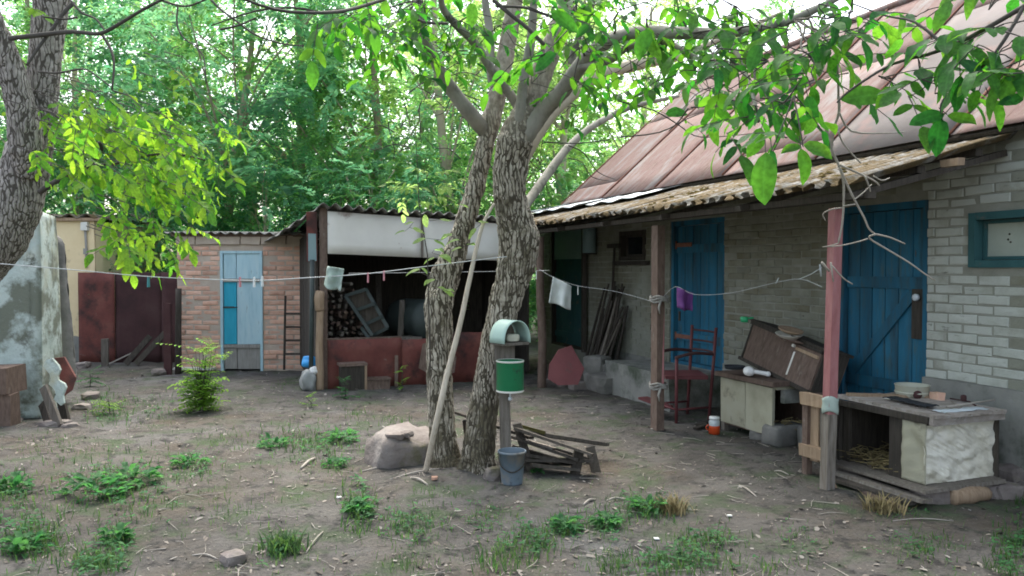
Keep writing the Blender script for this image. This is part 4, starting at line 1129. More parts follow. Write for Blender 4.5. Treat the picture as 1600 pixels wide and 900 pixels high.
# twigs and dead brush hanging round the limbs
for _ in range(46):
    px, py = rt.uniform(600, 900), rt.uniform(60, 250)
    Y = rt.uniform(6.6, 8.0)
    p = at(px, py, Y); d = Vector((rt.uniform(-1, 1), rt.uniform(-.4, .4), rt.uniform(-.8, .5)))
    TW.append(([p, p + d * .15 + Vector((0, 0, .03)), p + d * .3 + Vector((rt.uniform(-.05, .05), 0, -.03)), p + d * .45], [.006, .005, .004, .002]))
for (pts, Y) in [([(970, 214), (1030, 207), (1075, 185), (1115, 170)], 5.0), ([(965, 158), (1020, 172), (1060, 195), (1085, 212), (1120, 214), (1180, 208)], 5.0), ([(850, 222), (900, 224), (950, 219)], 5.6), ([(700, 120), (720, 145), (760, 160)], 6.8), ([(1080, 168), (1130, 165), (1200, 160)], 5.0), ([(1075, 170), (1060, 190), (1045, 205)], 5.0)]:
    P = [at(a, b, Y + .1 * k) for k, (a, b) in enumerate(pts)]
    TW.append((P, [mpx(3.4, Y) * (1 - .6 * k / len(P)) / 2.6 for k in range(len(P))]))
for (pts, w_) in [([(770, 0), (800, 25), (825, 45), (850, 70)], 7), ([(775, 10), (820, 12), (860, 25), (910, 30)], 5), ([(1040, 55), (1090, 100), (1125, 112)], 4), ([(640, 20), (660, 34), (700, 37)], 5)]:
    P = [at(a, b, 5.0) for a, b in pts]
    TW.append((P, [mpx(w_, 5) / 2] * len(P)))
tw = MB()
for pts, r_ in TW: tw.tube(pts, r_, 5, cap=False, sub=3 if len(pts) > 2 else 0)
tag(tw.build('twigs', M['dark_twig'], WT, True), kind='stuff')
finish_leaves(WT, leaves, M['leaf_near'], 300)
# young shoots with round leaves low on the trunks
sh_l, sh_t = [], []
for (px, py, Y, n) in [(655, 425, 6.0, 3), (690, 400, 6.0, 2), (700, 455, 6.1, 3), (640, 355, 5.9, 3), (690, 375, 5.9, 3), (705, 370, 6.0, 3), (672, 345, 5.9, 2), (752, 350, 6.1, 2), (740, 380, 6.1, 2), (675, 395, 6.0, 2)]:
    c = at(px, py, Y)
    for _ in range(n):
        q = c + Vector((rt.gauss(0, .05), rt.gauss(0, .05), rt.gauss(0, .025)))
        d = Vector((rt.uniform(-1, 1), rt.uniform(-.5, 0), rt.uniform(-.35, .1)))
        sh_l.append((frame(q, d, (0, -.5, 1), rt.uniform(.07, .115)), .1))
        sh_t.append(([c, q], [.002, .0015]))
SP = thing('walnut_sapling', 'thin young shoot with round bright leaves in front of the left trunk', 'sapling', ground(672, 668))
sh_t.append(([ground(672, 672), at(672, 560, 6.0), at(668, 400, 5.95), at(655, 320, 5.9), at(650, 220, 5.9)], [.006, .005, .005, .004, .002]))
mb = MB()
for pts, r_ in sh_t: mb.tube(pts, r_, 5, cap=False)
mb.build('stem', M['dark_twig'], SP, True)
for _ in range(16):
    q = at(rt.uniform(625, 690), rt.uniform(270, 335), 5.95); compound(sh_l, [], q, (rt.uniform(-1, 1), rt.uniform(-.4, .2), rt.uniform(-.1, .3)), (0, -.5, 1), .16, 3, .055, rt)
finish_leaves(SP, sh_l, M['leaf_yellow'] if False else M['leaf_far_light'], 200)

# ------------------------------------------------------------------ the leaning tree on the left
LT_B = ground(-120, 770); LT_B.y = 6.4
LTREE = thing('leaning_tree', 'thick leaning trunk with grey furrowed bark and yellow green leaves beside the plastered wall', 'tree', (at(-205, 735, 6.5).x, 6.5, 0))
P, r_ = path([(-215, 760, 130, 6.5), (-180, 650, 110, 6.5), (-128, 540, 98, 6.5), (-66, 445, 90, 6.5), (-28, 400, 86, 6.5), (-2, 370, 84, 6.5), (14, 340, 80, 6.5), (30, 300, 74, 6.5), (42, 250, 68, 6.5), (56, 205, 56, 6.5), (66, 150, 46, 6.5), (70, 100, 46, 6.5), (75, 50, 48, 6.5), (80, 0, 50, 6.5), (96, -90, 46, 6.5), (116, -220, 38, 6.5), (140, -380, 20, 6.5)])
mb = MB(); mb.tube(P, r_, 60, sub=20, wob=.07); mb.build('trunk', M['left_bark'], LTREE, True)
P, r_ = path([(44, 275, 40, 6.42), (42, 235, 52, 6.36), (37, 190, 46, 6.3), (29, 150, 42, 6.25), (17, 110, 40, 6.2), (2, 70, 37, 6.15), (-14, 30, 35, 6.1), (-50, -60, 30, 6.0), (-110, -180, 18, 5.9)])
mb = MB(); mb.tube(P, r_, 36, sub=14, wob=.07); mb.build('limb', M['left_bark'], LTREE, True)
rl = random.Random(77)
lv, lt = [], []
for (pts, w_, Y) in [([(15, 60), (60, 55), (105, 50), (130, 51), (158, 52), (190, 35), (225, 14), (262, -5)], 8, 6.0), ([(115, 4), (98, 22), (82, 45), (60, 75), (42, 102)], 7, 6.1), ([(158, 52), (172, 75), (178, 100), (175, 140)], 5, 6.0), ([(110, 0), (128, 20), (150, 30), (165, 50)], 4, 6.0), ([(60, 112), (90, 114), (130, 108), (150, 118), (172, 135)], 3.5, 6.0),
                    ([(62, 300), (85, 285), (110, 272), (140, 258), (158, 235), (155, 222)], 9, 6.3), ([(140, 258), (180, 256), (220, 245), (270, 240), (320, 250)], 5, 6.2), ([(62, 168), (78, 175), (95, 186)], 5, 6.3), ([(200, 175), (180, 205), (165, 225)], 4, 6.2),
                    ([(330, 0), (345, 15), (372, 35), (400, 55), (440, 68), (475, 72)], 4, 6.3), ([(278, 8), (277, 40), (290, 62), (310, 72)], 3, 6.3), ([(250, 0), (290, 10), (330, -5)], 4, 6.2), ([(345, 46), (372, 40), (400, 28)], 4, 6.2), ([(305, 72), (318, 90), (322, 130)], 3, 6.3), ([(120, 27), (100, 30), (66, 26)], 4, 6.0)]:
    P = [at(a, b, Y - .06 * k) for k, (a, b) in enumerate(pts)]
    lt.append((P, [mpx(w_, Y) / 2 * (1 - .55 * k / len(P)) for k in range(len(P))]))
mb = MB()
for pts, r_ in lt: mb.tube(pts, r_, 7, cap=True, sub=4)
mb.build('branches', M['dark_twig'], LTREE, True)
lt2 = []
zones = [(140, 172, 40, 16, 26), (205, 190, 45, 18, 28), (115, 215, 26, 20, 12), (250, 232, 42, 20, 26), (185, 240, 45, 20, 24), (300, 240, 26, 18, 14), (140, 262, 30, 14, 10), (220, 280, 36, 18, 20), (262, 296, 34, 16, 16), (205, 318, 26, 16, 10), (232, 345, 26, 16, 13), (185, 352, 20, 12, 6), (215, 375, 22, 12, 7), (320, 215, 16, 30, 6), (90, 170, 10, 20, 4), (180, 395, 16, 10, 4), (300, 280, 20, 24, 6), (105, 180, 20, 14, 8), (240, 170, 34, 18, 5), (165, 160, 34, 14, 4), (230, 108, 14, 10, 1), (338, 120, 14, 12, 2), (200, 72, 8, 8, 1), (40, 5, 10, 5, 1), (52, 255, 14, 8, 2), (5, 170, 8, 6, 1), (300, 215, 30, 20, 5)]
for (px, py, sx, sy, n) in zones:
    for _ in range(max(1, round(n * .85))):
        Y = rl.gauss(6.0, .4)
        p = at(rl.gauss(px, sx * 1.15), rl.gauss(py, sy * 1.2), Y)
        k0 = len(lv)
        compound(lv, lt2, p, (rl.uniform(-.2, 1), rl.uniform(-.8, .5), rl.uniform(-.75, .0)), (rl.uniform(-.4, .4), rl.uniform(-.8, .2), 1), rl.uniform(.15, .25), rl.choice((2, 3, 3)), rl.uniform(.055, .092), rl)
        if rl.random() < .6: lt2.append(([p, p + Vector((-.12, .05, .1)), p + Vector((-.25, .08, .14))], [.002, .003, .004]))
mb = MB()
for pts, r_ in lt2: mb.tube(pts, r_, 4, cap=False)
tag(mb.build('leaf_stalks', M['dark_twig'], LTREE, True), kind='stuff')
finish_leaves(LTREE, lv, M['leaf_yellow'], 300)

# ------------------------------------------------------------------ the wood behind the sheds
def spray_template(n=13, seed=0, L=1.0, leaf=.095):
    rr_ = random.Random(seed)
    V, F = [], []
    for i in range(n):
        t = (i + .6) / n
        base = Vector((.04 * math.sin(t * 3 + seed), L * t, -.32 * L * t * t))
        for sg_ in (-1, 1):
            d = Vector((sg_ * rr_.uniform(.7, 1.0), rr_.uniform(.25, .7), rr_.uniform(-.55, .2))).normalized()
            l = leaf * rr_.uniform(.7, 1.2) * (1.15 - .5 * t)
            nx = Vector((rr_.uniform(-.4, .4), rr_.uniform(-.4, .4), 1)); s_ = d.cross(nx).normalized() * l * .24
            b = len(V)
            V += [base, base + d * l * .5 + s_, base + d * l, base + d * l * .5 - s_]
            F.append((b, b + 1, b + 2, b + 3))
    return np.array([tuple(v) for v in V]), np.array(F)
SPR = [spray_template(13, k, 1.0, .15 + .03 * (k % 3)) for k in range(6)]
def crown_mesh(name, seed, m, H, rx, ry, z0, nclump, nspray, slen=(.5, 1.0), wisp=.5):
    rr_ = random.Random(seed)
    cl = []
    mats_ = [[] for _ in SPR]
    for i in range(nclump):
        a = rr_.uniform(0, 6.283); u = rr_.uniform(-1, 1); r_ = rr_.uniform(.45, 1.0) ** .6
        zz = z0 + (H - z0) * (.5 + .5 * u * r_)
        w_ = math.sqrt(max(0, 1 - (u * r_) ** 2)) * r_
        prof = 1.0 if zz > z0 + .25 * (H - z0) else .8
        c = Vector((rx * w_ * math.cos(a) * prof, ry * w_ * math.sin(a) * prof, zz))
        cl.append(c)
        R_ = rr_.uniform(.45, .95)
        for k in range(nspray):
            q = c + Vector((rr_.gauss(0, .5), rr_.gauss(0, .5), rr_.gauss(0, .36))) * R_
            out_ = Vector((q.x, q.y, 0)); 
            if out_.length < .1: out_ = Vector((1, 0, 0))
            out_.normalize()
            d = out_ * .6 + Vector((rr_.gauss(0, .7), rr_.gauss(0, .7), rr_.gauss(-.25, .4)))
            mats_[rr_.randrange(len(SPR))].append(frame(q, d, (rr_.uniform(-.5, .5), rr_.uniform(-.5, .5), 1), rr_.uniform(*slen)))
    VV, FF, b = [], [], 0
    for (v, f), ms_ in zip(SPR, mats_):
        if not ms_: continue
        V, F = scatter(v, f, ms_); VV.append(V); FF.append(F + b); b += len(V)
    return np_mesh(name, np.concatenate(VV), np.concatenate(FF), m), cl
def trunk_mesh(seed, H, r0, lean, cl, m, nl=14):
    rr_ = random.Random(seed)
    mb = MB()
    pts = [Vector((lean * t * H * .2 + .28 * math.sin(t * 5 + seed) * t, .2 * math.cos(t * 4 + seed) * t, H * t - .05)) for t in [i / 7 for i in range(8)]]
    mb.tube(pts, [r0 * (1.25 if i == 0 else 1) * (1 - .8 * i / 7) for i in range(8)], 10, sub=4, wob=.08)
    for c in rr_.sample(cl, min(nl, len(cl))):
        k = max(1, min(6, int((c.z - .6) / H * 7) - 1))
        a = pts[k]
        mid = a.lerp(c, .5) + Vector((rr_.uniform(-.2, .2), rr_.uniform(-.2, .2), rr_.uniform(.0, .35)))
        mb.tube([a, mid, c], [r0 * .33 * (1 - k / 9), r0 * .2 * (1 - k / 9), .012], 6, sub=4, cap=False)
    return mb.mesh('trunk', m)
KINDS_ = {
    'teal': [crown_mesh('crown', 1, M['leaf_far_teal'], 10.5, 3.0, 2.6, 1.9, 82, 10), crown_mesh('crown', 2, M['leaf_far_teal'], 9.5, 2.7, 2.4, 1.7, 74, 10)],
    'mid': [crown_mesh('crown', 3, M['leaf_far'], 11, 3.0, 2.6, 2.4, 74, 10), crown_mesh('crown', 4, M['leaf_far'], 9, 2.6, 2.4, 1.8, 68, 10)],
    'light': [crown_mesh('crown', 5, M['leaf_far_light'], 10, 2.6, 2.4, 2.6, 52, 9), crown_mesh('crown', 6, M['leaf_far_light'], 8.5, 2.3, 2.2, 2.0, 48, 9)],
    'bush': [crown_mesh('crown', 7, M['leaf_far'], 4.4, 1.6, 1.4, .5, 42, 10, (.4, .8)), crown_mesh('crown', 8, M['leaf_far_teal'], 4.0, 1.7, 1.4, .5, 42, 10, (.4, .8))],
}
TK = {k: [trunk_mesh(i * 5 + len(k), 8.2 if k != 'bush' else 3.2, .16 if k != 'bush' else .06, (-1) ** i * .35, v[1], M['pale_bark'] if k == 'light' else M['far_bark']) for i, v in enumerate(vv)] for k, vv in KINDS_.items()}
def wood_tree(px, Y, kind, var, rot, sc_, label, name='forest_tree', cat='tree'):
    x_ = (px - 800) / FPX * Y
    t = thing(name, label, cat, (x_, Y, 0), rot, 'trees of the wood behind the sheds')
    piece('trunk', TK[kind][var], t, (0, 0, 0), (0, 0, 0), (sc_, sc_, sc_))
    piece('crown', KINDS_[kind][var][0], t, (0, 0, 0), (0, 0, 0), (sc_, sc_, sc_))
    return t
WOOD = [
    (345, 17.0, 'teal', 0, .4, 1.0, 'forest tree with a thick bare brown trunk rising above the brick shed door'),
    (125, 18.5, 'mid', 0, 1.9, 1.0, 'forest tree with a slender trunk behind the yellow outbuilding'),
    (568, 18.0, 'teal', 1, 2.7, 1.0, 'forest tree directly behind the roof of the open woodshed'),
    (712, 17.0, 'light', 0, 4.0, 1.0, 'pale trunked airy tree seen left of the walnut trunks'),
    (884, 19.0, 'light', 1, 5.2, 1.05, 'pale thin trunked airy tree just left of the farmhouse gable'),
    (30, 16.5, 'teal', 1, 3.3, .95, 'bluish green forest tree behind the leaning left trunk'),
    (235, 20.0, 'light', 0, .9, 1.05, 'airy light green tree above the rusty metal fence'),
    (455, 19.5, 'mid', 1, 2.2, 1.15, 'leafy tree behind the gap between the brick shed and open shed'),
    (640, 21.5, 'mid', 0, 5.6, 1.0, 'tall leafy tree far behind the white fascia sheets'),
    (1000, 22.0, 'light', 0, 1.2, 1.1, 'sunlit loose tree showing beside the farmhouse roof edge'),
    (800, 23.0, 'mid', 1, 3.9, 1.1, 'leafy tree seen between the two walnut trunks'),
    (-140, 19.0, 'mid', 0, 2.5, 1.05, 'leafy tree beyond the outbuilding at the far left edge'),
    (400, 24.0, 'teal', 0, 4.4, 1.1, 'tall bluish tree far back above the brick shed roof'),
    (170, 24.0, 'teal', 1, 1.1, 1.15, 'tall bluish tree far back above the yellow outbuilding'),
    (530, 26.0, 'light', 1, 2.0, 1.25, 'light green treetop in the gap of white sky'),
    (1130, 25.0, 'mid', 0, .2, 1.05, 'tree standing behind the farmhouse ridge'),
]
for a in WOOD: wood_tree(*a)
for (px, Y, var, rot, s_, lab) in [(300, 15.6, 0, .3, 1.0, 'leafy bush rising behind the brick shed left corner'), (430, 15.8, 1, 1.3, 1.05, 'bluish bush rising behind the brick shed right half'), (590, 15.6, 1, 2.6, 1.0, 'bluish bush behind the middle of the woodshed roof'), (700, 16.0, 0, 3.6, .95, 'bush behind the right end of the woodshed roof'), (225, 15.5, 1, 4.6, .9, 'dark bush rising behind the rusty fence'), (100, 17.2, 0, 5.6, 1.1, 'bush rising behind the yellow outbuilding roof'), (880, 17.5, 0, 1.7, 1.0, 'bush left of the farmhouse gable'), (510, 16.4, 0, .8, 1.0, 'bush behind the left corner of the woodshed roof'), (810, 18.0, 1, 4.1, 1.0, 'bluish bush between the walnut trunks and porch roof')]:
    wood_tree(px, Y, 'bush', var, rot, s_, lab, 'forest_bush', 'bush')
# far off wood, one mass
rf_ = random.Random(99)
mats_ = [[] for _ in SPR]
for _ in range(5200):
    px = rf_.uniform(-350, 1500); Y = rf_.uniform(28, 38)
    z = 7.0 * rf_.random() ** 1.2
    if mn.noise(Vector((px * .006, z * .35, 2))) < -.25: continue
    mats_[rf_.randrange(6)].append(frame(((px - 800) / FPX * Y, Y, z), (rf_.gauss(0, 1), rf_.gauss(0, 1), rf_.gauss(-.2, .4)), (rf_.uniform(-.5, .5), rf_.uniform(-.5, .5), 1), rf_.uniform(1.2, 2.2)))
VV, FF, b = [], [], 0
for (v, f), ms_ in zip(SPR, mats_):
    V, F = scatter(v, f, ms_); VV.append(V); FF.append(F + b); b += len(V)
o = bpy.data.objects.new('far_wood', np_mesh('far_wood', np.concatenate(VV), np.concatenate(FF), M['leaf_far'])); COL.objects.link(o)
tag(o, 'far off edge of the wood reading as one green mass', kind='stuff')
# ================================================================== THINGS IN THE YARD
ro = random.Random(1234)
def rotm(z=0, x=0, y=0): return Euler((x, y, z)).to_matrix()
def G(x, y, z=0): return Vector((x, y, gz(x, y) + z))

# ---- stand with washing can: grey plank, pale hood, green can, bucket at its foot
sb = ground(792, 748); sb = G(sb.x, sb.y)
ST = thing('wash_stand', 'grey timber stake holding a pale mint hood and a green can beside the walnut trunks', 'wash stand', sb)
YS = sb.y
f = MB()
pa, pb = at(791, 752, YS), at(787, 503, YS)
pa.z -= .05
f.bar(pa, at(788, 612, YS), mpx(17, YS), .05, (0, 1, 0), .004)
f.bar(at(788, 612, YS), at(789, 530, YS), mpx(32, YS), .03, (0, 1, 0), .004)
f.build('stake', M['old_wood'], ST, True)
c = at(797, 518, YS - .06)
rz_ = rotm(R(-22))
def hood(u, v):          # half round hood, open towards the viewer's right
    a = math.pi * u
    p = Vector((-math.cos(a) * mpx(24, YS), (v - .5) * .19, math.sin(a) ** .8 * mpx(34, YS)))
    return rotm(R(36)) @ p + c + Vector((0, 0, -mpx(17, YS)))
f = MB().sheet(hood, 16, 4, -.006, True); f.build('hood', M['mint_plastic'], ST, True)
f = MB()
f.add([rotm(R(36)) @ Vector((-math.cos(math.pi * k / 12) * mpx(23, YS), .085, math.sin(math.pi * k / 12) ** .8 * mpx(33, YS))) + c + Vector((0, 0, -mpx(17, YS))) for k in range(13)], [tuple(range(13))])
f.build('hood_back', M['old_wood'], ST, True)
f = MB(); f.box(c + Vector((0, 0, -mpx(18, YS))), (mpx(46, YS), .18, .02), rotm(R(36)))
f.build('shelf', M['old_wood'], ST, True)
f = MB(); f.rock(c + Vector((.02, -.03, -.045)), (.10, .07, .06), 3, 2, .1); f.build('soap', M['bowl_cream'], ST, True)
c = at(797, 588, YS - .13); r_ = mpx(21, YS); h_ = mpx(46, YS)
f = MB(); f.lathe([(0, -h_ / 2), (r_ * .96, -h_ / 2), (r_, -h_ / 2 + .01), (r_, h_ / 2), (r_ * 1.04, h_ / 2 + .006), (r_ * .95, h_ / 2), (r_ * .93, -h_ / 2 + .03), (0, -h_ / 2 + .03)], c, 28)
can = f.build('can', M['green_enamel'], ST, True)
f = MB(); f.lathe([(r_ * 1.0, -h_ / 2 - .002), (r_ * 1.035, -h_ / 2 + .004), (r_ * 1.0, -h_ / 2 + .012)], c, 28); f.lathe([(r_ * 1.0, h_ / 2 - .004), (r_ * 1.05, h_ / 2 + .002), (r_ * 1.0, h_ / 2 + .01)], c, 28)
f.build('can_rim', M['enamel_white'], ST, True)
f = MB(); f.lathe([(0, h_ / 2 - .02), (r_ * .92, h_ / 2 - .02)], c, 20); f.build('water', M['tank_blue'], ST, True)
f = MB(); f.tube([c + Vector((0, 0, -h_ / 2)), c + Vector((0, 0, -h_ / 2 - .05))], .007, 8); f.lathe([(0, -.015), (.014, -.01), (.014, .01), (0, .015)], c + Vector((0, 0, -h_ / 2 - .055)), 10); f.build('tap', M['zinc'], ST, True)
q = ground(800, 758); q = G(q.x, q.y); r_ = mpx(21, q.y); h_ = mpx(52, q.y)
f = MB(); f.lathe([(0, .0), (r_ * .78, .0), (r_ * .8, .012), (r_, h_), (r_ * 1.07, h_), (r_ * 1.07, h_ - .015), (r_ * 1.02, h_ - .015)], q, 28); f.lathe([(r_ * .97, h_), (r_ * .78, .02), (0, .02)], q, 28)
BK = tag(f.build('bucket', M['grey_plastic']), 'grey blue bucket standing at the foot of the green can stake', 'bucket')
f = MB(); f.tube([q + Vector((-r_ * 1.05, 0, h_ - .02)), q + Vector((-r_ * .8, -r_ * .75, h_ - .1)), q + Vector((0, -r_ * 1.02, h_ - .14)), q + Vector((r_ * .8, -r_ * .75, h_ - .1)), q + Vector((r_ * 1.05, 0, h_ - .02))], .004, 6, sub=4); f.build('handle', M['dark_wood'], BK, True)

# ---- stick leaning into the fork
f = MB()
P = [ground(664, 742), at(683, 655, 5.85), at(700, 580, 5.9), at(718, 510, 5.95), at(733, 440, 6.0), at(744, 390, 6.02), at(755, 350, 6.05), at(772, 318, 6.08)]
P[0].z -= .02
f.tube(P, [.021, .023, .022, .02, .018, .016, .014, .01], 10, sub=6, wob=.1)
tag(f.build('leaning_pole', M['pole_wood']), 'long pale debarked pole leaning against the walnut trunks', 'pole')
# ---- stones by the walnut
q = ground(628, 732)
f = MB(); f.rock((q.x - .02, q.y + .20, .07), (.50, .50, .40), 2, 3, .42, .35, .55)
tag(f.build('boulder', M['stone']), 'large flat topped boulder left of the walnut trunks', 'boulder')
f = MB(); q = ground(668, 676); f.rock((q.x - .12, 6.3, .26), (.14, .12, .05), 4, 2, .3, .2); tag(f.build('flat_stone', M['stone']), 'larger flat stone lying on top of the boulder', 'stone')
f = MB(); f.rock((q.x - .03, 6.34, .265), (.1, .1, .05), 5, 2, .3, 1.0); tag(f.build('flat_stone', M['stone']), 'smaller flat stone on the boulder nearest the left trunk', 'stone')
q = ground(771, 752); f = MB(); f.rock((q.x, q.y, .05), (.13, .12, .11), 6, 2, .3, .5); tag(f.build('stone', M['stone']), 'fist sized grey stone beside the grey bucket', 'stone')
# ---- broken bench / heap of boards right of the walnut
HB = thing('broken_bench', 'collapsed bench of dark mossy boards lying right of the walnut trunks', 'bench', ground(860, 720))
for (a, b, w_, t_, m) in [(at(806, 652, 6.2), at(925, 702, 6.0), .12, .025, 'dark_wood'), (at(800, 670, 6.25), at(905, 712, 6.05), .11, .025, 'dark_wood'), (at(715, 626, 6.6), at(830, 672, 6.3), .14, .03, 'dark_wood'), (at(820, 662, 6.35), at(948, 690, 6.6), .07, .03, 'dark_wood'), (at(810, 715, 6.15), at(935, 716, 6.1), .10, .03, 'dark_wood'), (at(800, 690, 6.4), at(900, 725, 6.35), .12, .03, 'dark_wood'), (at(830, 722, 6.0), at(905, 733, 6.05), .08, .03, 'dark_wood'), (at(845, 690, 6.6), at(925, 720, 6.5), .12, .03, 'dark_wood'), (at(820, 700, 6.5), at(870, 722, 6.3), .14, .04, 'dark_wood'),
                          (at(808, 648, 6.45), at(852, 664, 6.4), .13, .03, 'shade_moss'), (at(828, 678, 6.25), at(866, 692, 6.15), .10, .025, 'old_wood'), (at(800, 700, 6.2), at(900, 720, 6.1), .1, .025, 'dark_wood')]:
    f = MB(); f.bar(a, b, w_, t_, (0, .3, 1), .005); f.build('board', M[m], HB, True)
for (a, b) in [((808, 645, 6.3), (830, 722, 6.1)), ((905, 695, 6.1), (898, 730, 6.1)), ((922, 690, 6.3), (932, 705, 6.2)), ((730, 640, 6.6), (735, 700, 6.6))]:
    p, q = at(*a), at(*b); q.z = gz(q.x, q.y) - .02
    f = MB(); f.bar(p, q, .07, .06, (0, 1, 0), .006); f.build('leg', M['dark_wood'], HB, True)

HB.scale = (1, 1, .78)

# ---- clotheslines
A, B = at(-70, 404, 5.9), at(778, 402, 6.12)
def sagline(a, b, sag, n=24): return [a.lerp(b, i / n) + Vector((0, 0, -sag * 4 * (i / n) * (1 - i / n))) for i in range(n + 1)]
pts = [at(-70, 405, 6.0), at(0, 412, 5.95), at(120, 422, 5.9), at(230, 432, 5.85), at(340, 437, 5.8), at(410, 438, 5.8), at(480, 434, 5.85), at(570, 428, 5.9), at(660, 417, 5.95), at(740, 407, 6.0), at(792, 401, 6.02)]
f = MB(); f.tube(pts, .0034, 6, sub=4)
tag(f.build('clothesline', M['line']), 'white clothesline strung from the leaning trunk to the walnut', 'clothesline')
pts2 = [at(740, 420, 6.3), at(845, 424, 8.5), at(900, 436, 9.5)]
f = MB(); f.tube([at(545, 427, 9.9), at(640, 426, 9.2), at(845, 423, 9.4), hp(-.06, 5.2, 1.58)], .002, 5, sub=4)
f.tube([hp(-.06, 5.2, 1.6), at(862, 432, 9.7), at(900, 446, 9.3), at(960, 455, 8.8), hp(-.05, 2.3, 1.27)], .002, 5, sub=4)
tag(f.build('clothesline', M['line']), 'thin second clothesline running under the porch eave with the white towel', 'clothesline')
f = MB(); f.tube([hp(.05, 2.36, 1.28), at(1055, 448, 7.5), at(1085, 460, 7.3), at(1140, 458, 7.0), at(1210, 442, 6.4), at(1250, 436, 6.1), hp(-.05, .02, 1.47)], .0022, 5, sub=4)
f.tube([at(1250, 436, 6.1), at(1268, 428, 6.0), at(1284, 418, 5.9)], .004, 5); f.tube([at(1212, 443, 6.4), at(1217, 434, 6.4)], .004, 5); f.tube([at(1281, 413, 5.9), at(1283, 432, 5.9)], .007, 5)
tag(f.build('clothesline', M['line']), 'frayed cord strung between the brown and pink porch posts', 'clothesline')
PEGS = [(232, 437, 5.85, 'peg_teal', 'teal clothes peg in front of the rusty fence'), (375, 437, 5.8, 'peg_pink', 'pink clothes peg over the blue door, left of the white one'), (397, 437, 5.8, 'peg_white', 'white clothes peg over the blue door middle'), (410, 436, 5.8, 'peg_white', 'white clothes peg at the right edge of the pale blue door'),
        (575, 430, 5.9, 'peg_pink', 'pink clothes peg right of the hanging pale rag'), (600, 427, 5.92, 'peg_pink', 'small pink clothes peg nearer the walnut trunk'), (838, 426, 9.4, 'peg_white', 'white clothes peg just right of the walnut trunk'), (903, 450, 9.3, 'peg_white', 'white clothes peg right of the white towel')]
for (px, py, Y, m, lab) in PEGS:
    f = MB(); c = at(px, py, Y); h_ = .075 if Y < 7 else .1
    for sg_ in (-1, 1): f.bar(c + Vector((0, sg_ * .006, .02)), c + Vector((0, sg_ * .012, .02 - h_)), .012, .008, (1, 0, 0))
    tag(f.build('clothes_peg', M[m]), lab, 'clothes peg', 'pegs left on the clotheslines')
def cloth(corners, Y, m, seed, nx=14, ny=12, fold=.03):
    TL, TR, BR, BL = [at(a, b, Y) for a, b in corners]
    def fn(u, v):
        p = TL.lerp(TR, u).lerp(BL.lerp(BR, u), v)
        p.y += fold * math.sin(u * 9 + seed) * (.3 + v) + fold * mn.noise(Vector((u * 3, v * 3, seed)))
        p.z += .01 * math.sin(u * 7 + seed) * v
        return p
    return MB().sheet(fn, nx, ny, .004, True)
f = cloth(((512, 416), (538, 420), (534, 456), (505, 447)), 5.9, None, 2)
tag(f.build('hanging_rag', M['pale_cloth']), 'pale green rag hung on the line at the woodshed post', 'rag')
f = cloth(((864, 432), (893, 447), (892, 484), (857, 472)), 9.55, None, 5)
tag(f.build('hanging_towel', M['white_cloth']), 'white towel hung under the porch beside the round post', 'towel')
f = cloth(((1058, 449), (1083, 458), (1080, 487), (1060, 482)), 7.4, None, 8, 10, 8, .04)
tag(f.build('hanging_cloth', M['purple_cloth']), 'crumpled purple cloth hung before the farther blue door', 'cloth')

# ---- along the farmhouse wall
def quadrock(name, w_, s_, size, seed, lab, cat, m='old_concrete', rot=None, flat=.3, rough=.12, z=None):
    p = hp(w_, s_); f = MB(); f.rock((p.x, p.y, (size[2] / 2 - .02) if z is None else z), size, seed, 2, rough, HA + (rot or 0), flat)
    return tag(f.build(name, M[m]), lab, cat)
# step of concrete before the second door
f = MB(); f.box((.98, 3.85, .2), (.72, 1.5, .42), None, .015)
sp = f.build('concrete_step', M['concrete']); sp.location = HO; sp.rotation_euler = (0, 0, HA)
tag(sp, 'rough concrete step block below the farther blue door', 'step')
quadrock('concrete_block', .72, 4.72, (.5, .62, .24), 12, 'low concrete block lying left of the step', 'block')
quadrock('broken_slab', .78, 5.15, (.26, .34, .44), 13, 'upright broken concrete slab beside the bundle of poles', 'slab', rot=.5)
quadrock('broken_slab', .92, 4.9, (.3, .3, .36), 14, 'dark rough concrete lump behind the upright broken slab', 'slab', rot=.9)
for (w_, s_, sz, k, lab) in [(.25, 5.55, (.22, .16, .1), 15, 'rounded stone at the left foot of the red sheet'), (.33, 5.3, (.12, .1, .1), 16, 'small stone under the red sheet middle'), (.42, 5.0, (.24, .2, .12), 17, 'flat stone right of the bundle of poles'), (.75, 5.6, (.2, .2, .14), 18, 'stone hidden in the shade by the bundle of poles')]:
    quadrock('stone', w_, s_, sz, k, lab, 'stone', 'stone')
# red sheet leaning
Yr = 9.7
o_ = [(858, 570), (872, 547), (893, 540), (913, 576), (903, 601), (872, 602), (856, 592)]
f = MB(); f.poly([at(a, b, Yr + .25 * (602 - b) / 62) for a, b in o_], .01, (0, 1, .2))
tag(f.build('red_sheet', M['red_metal']), 'angular red painted metal sheet leaning by the round porch post', 'metal sheet')
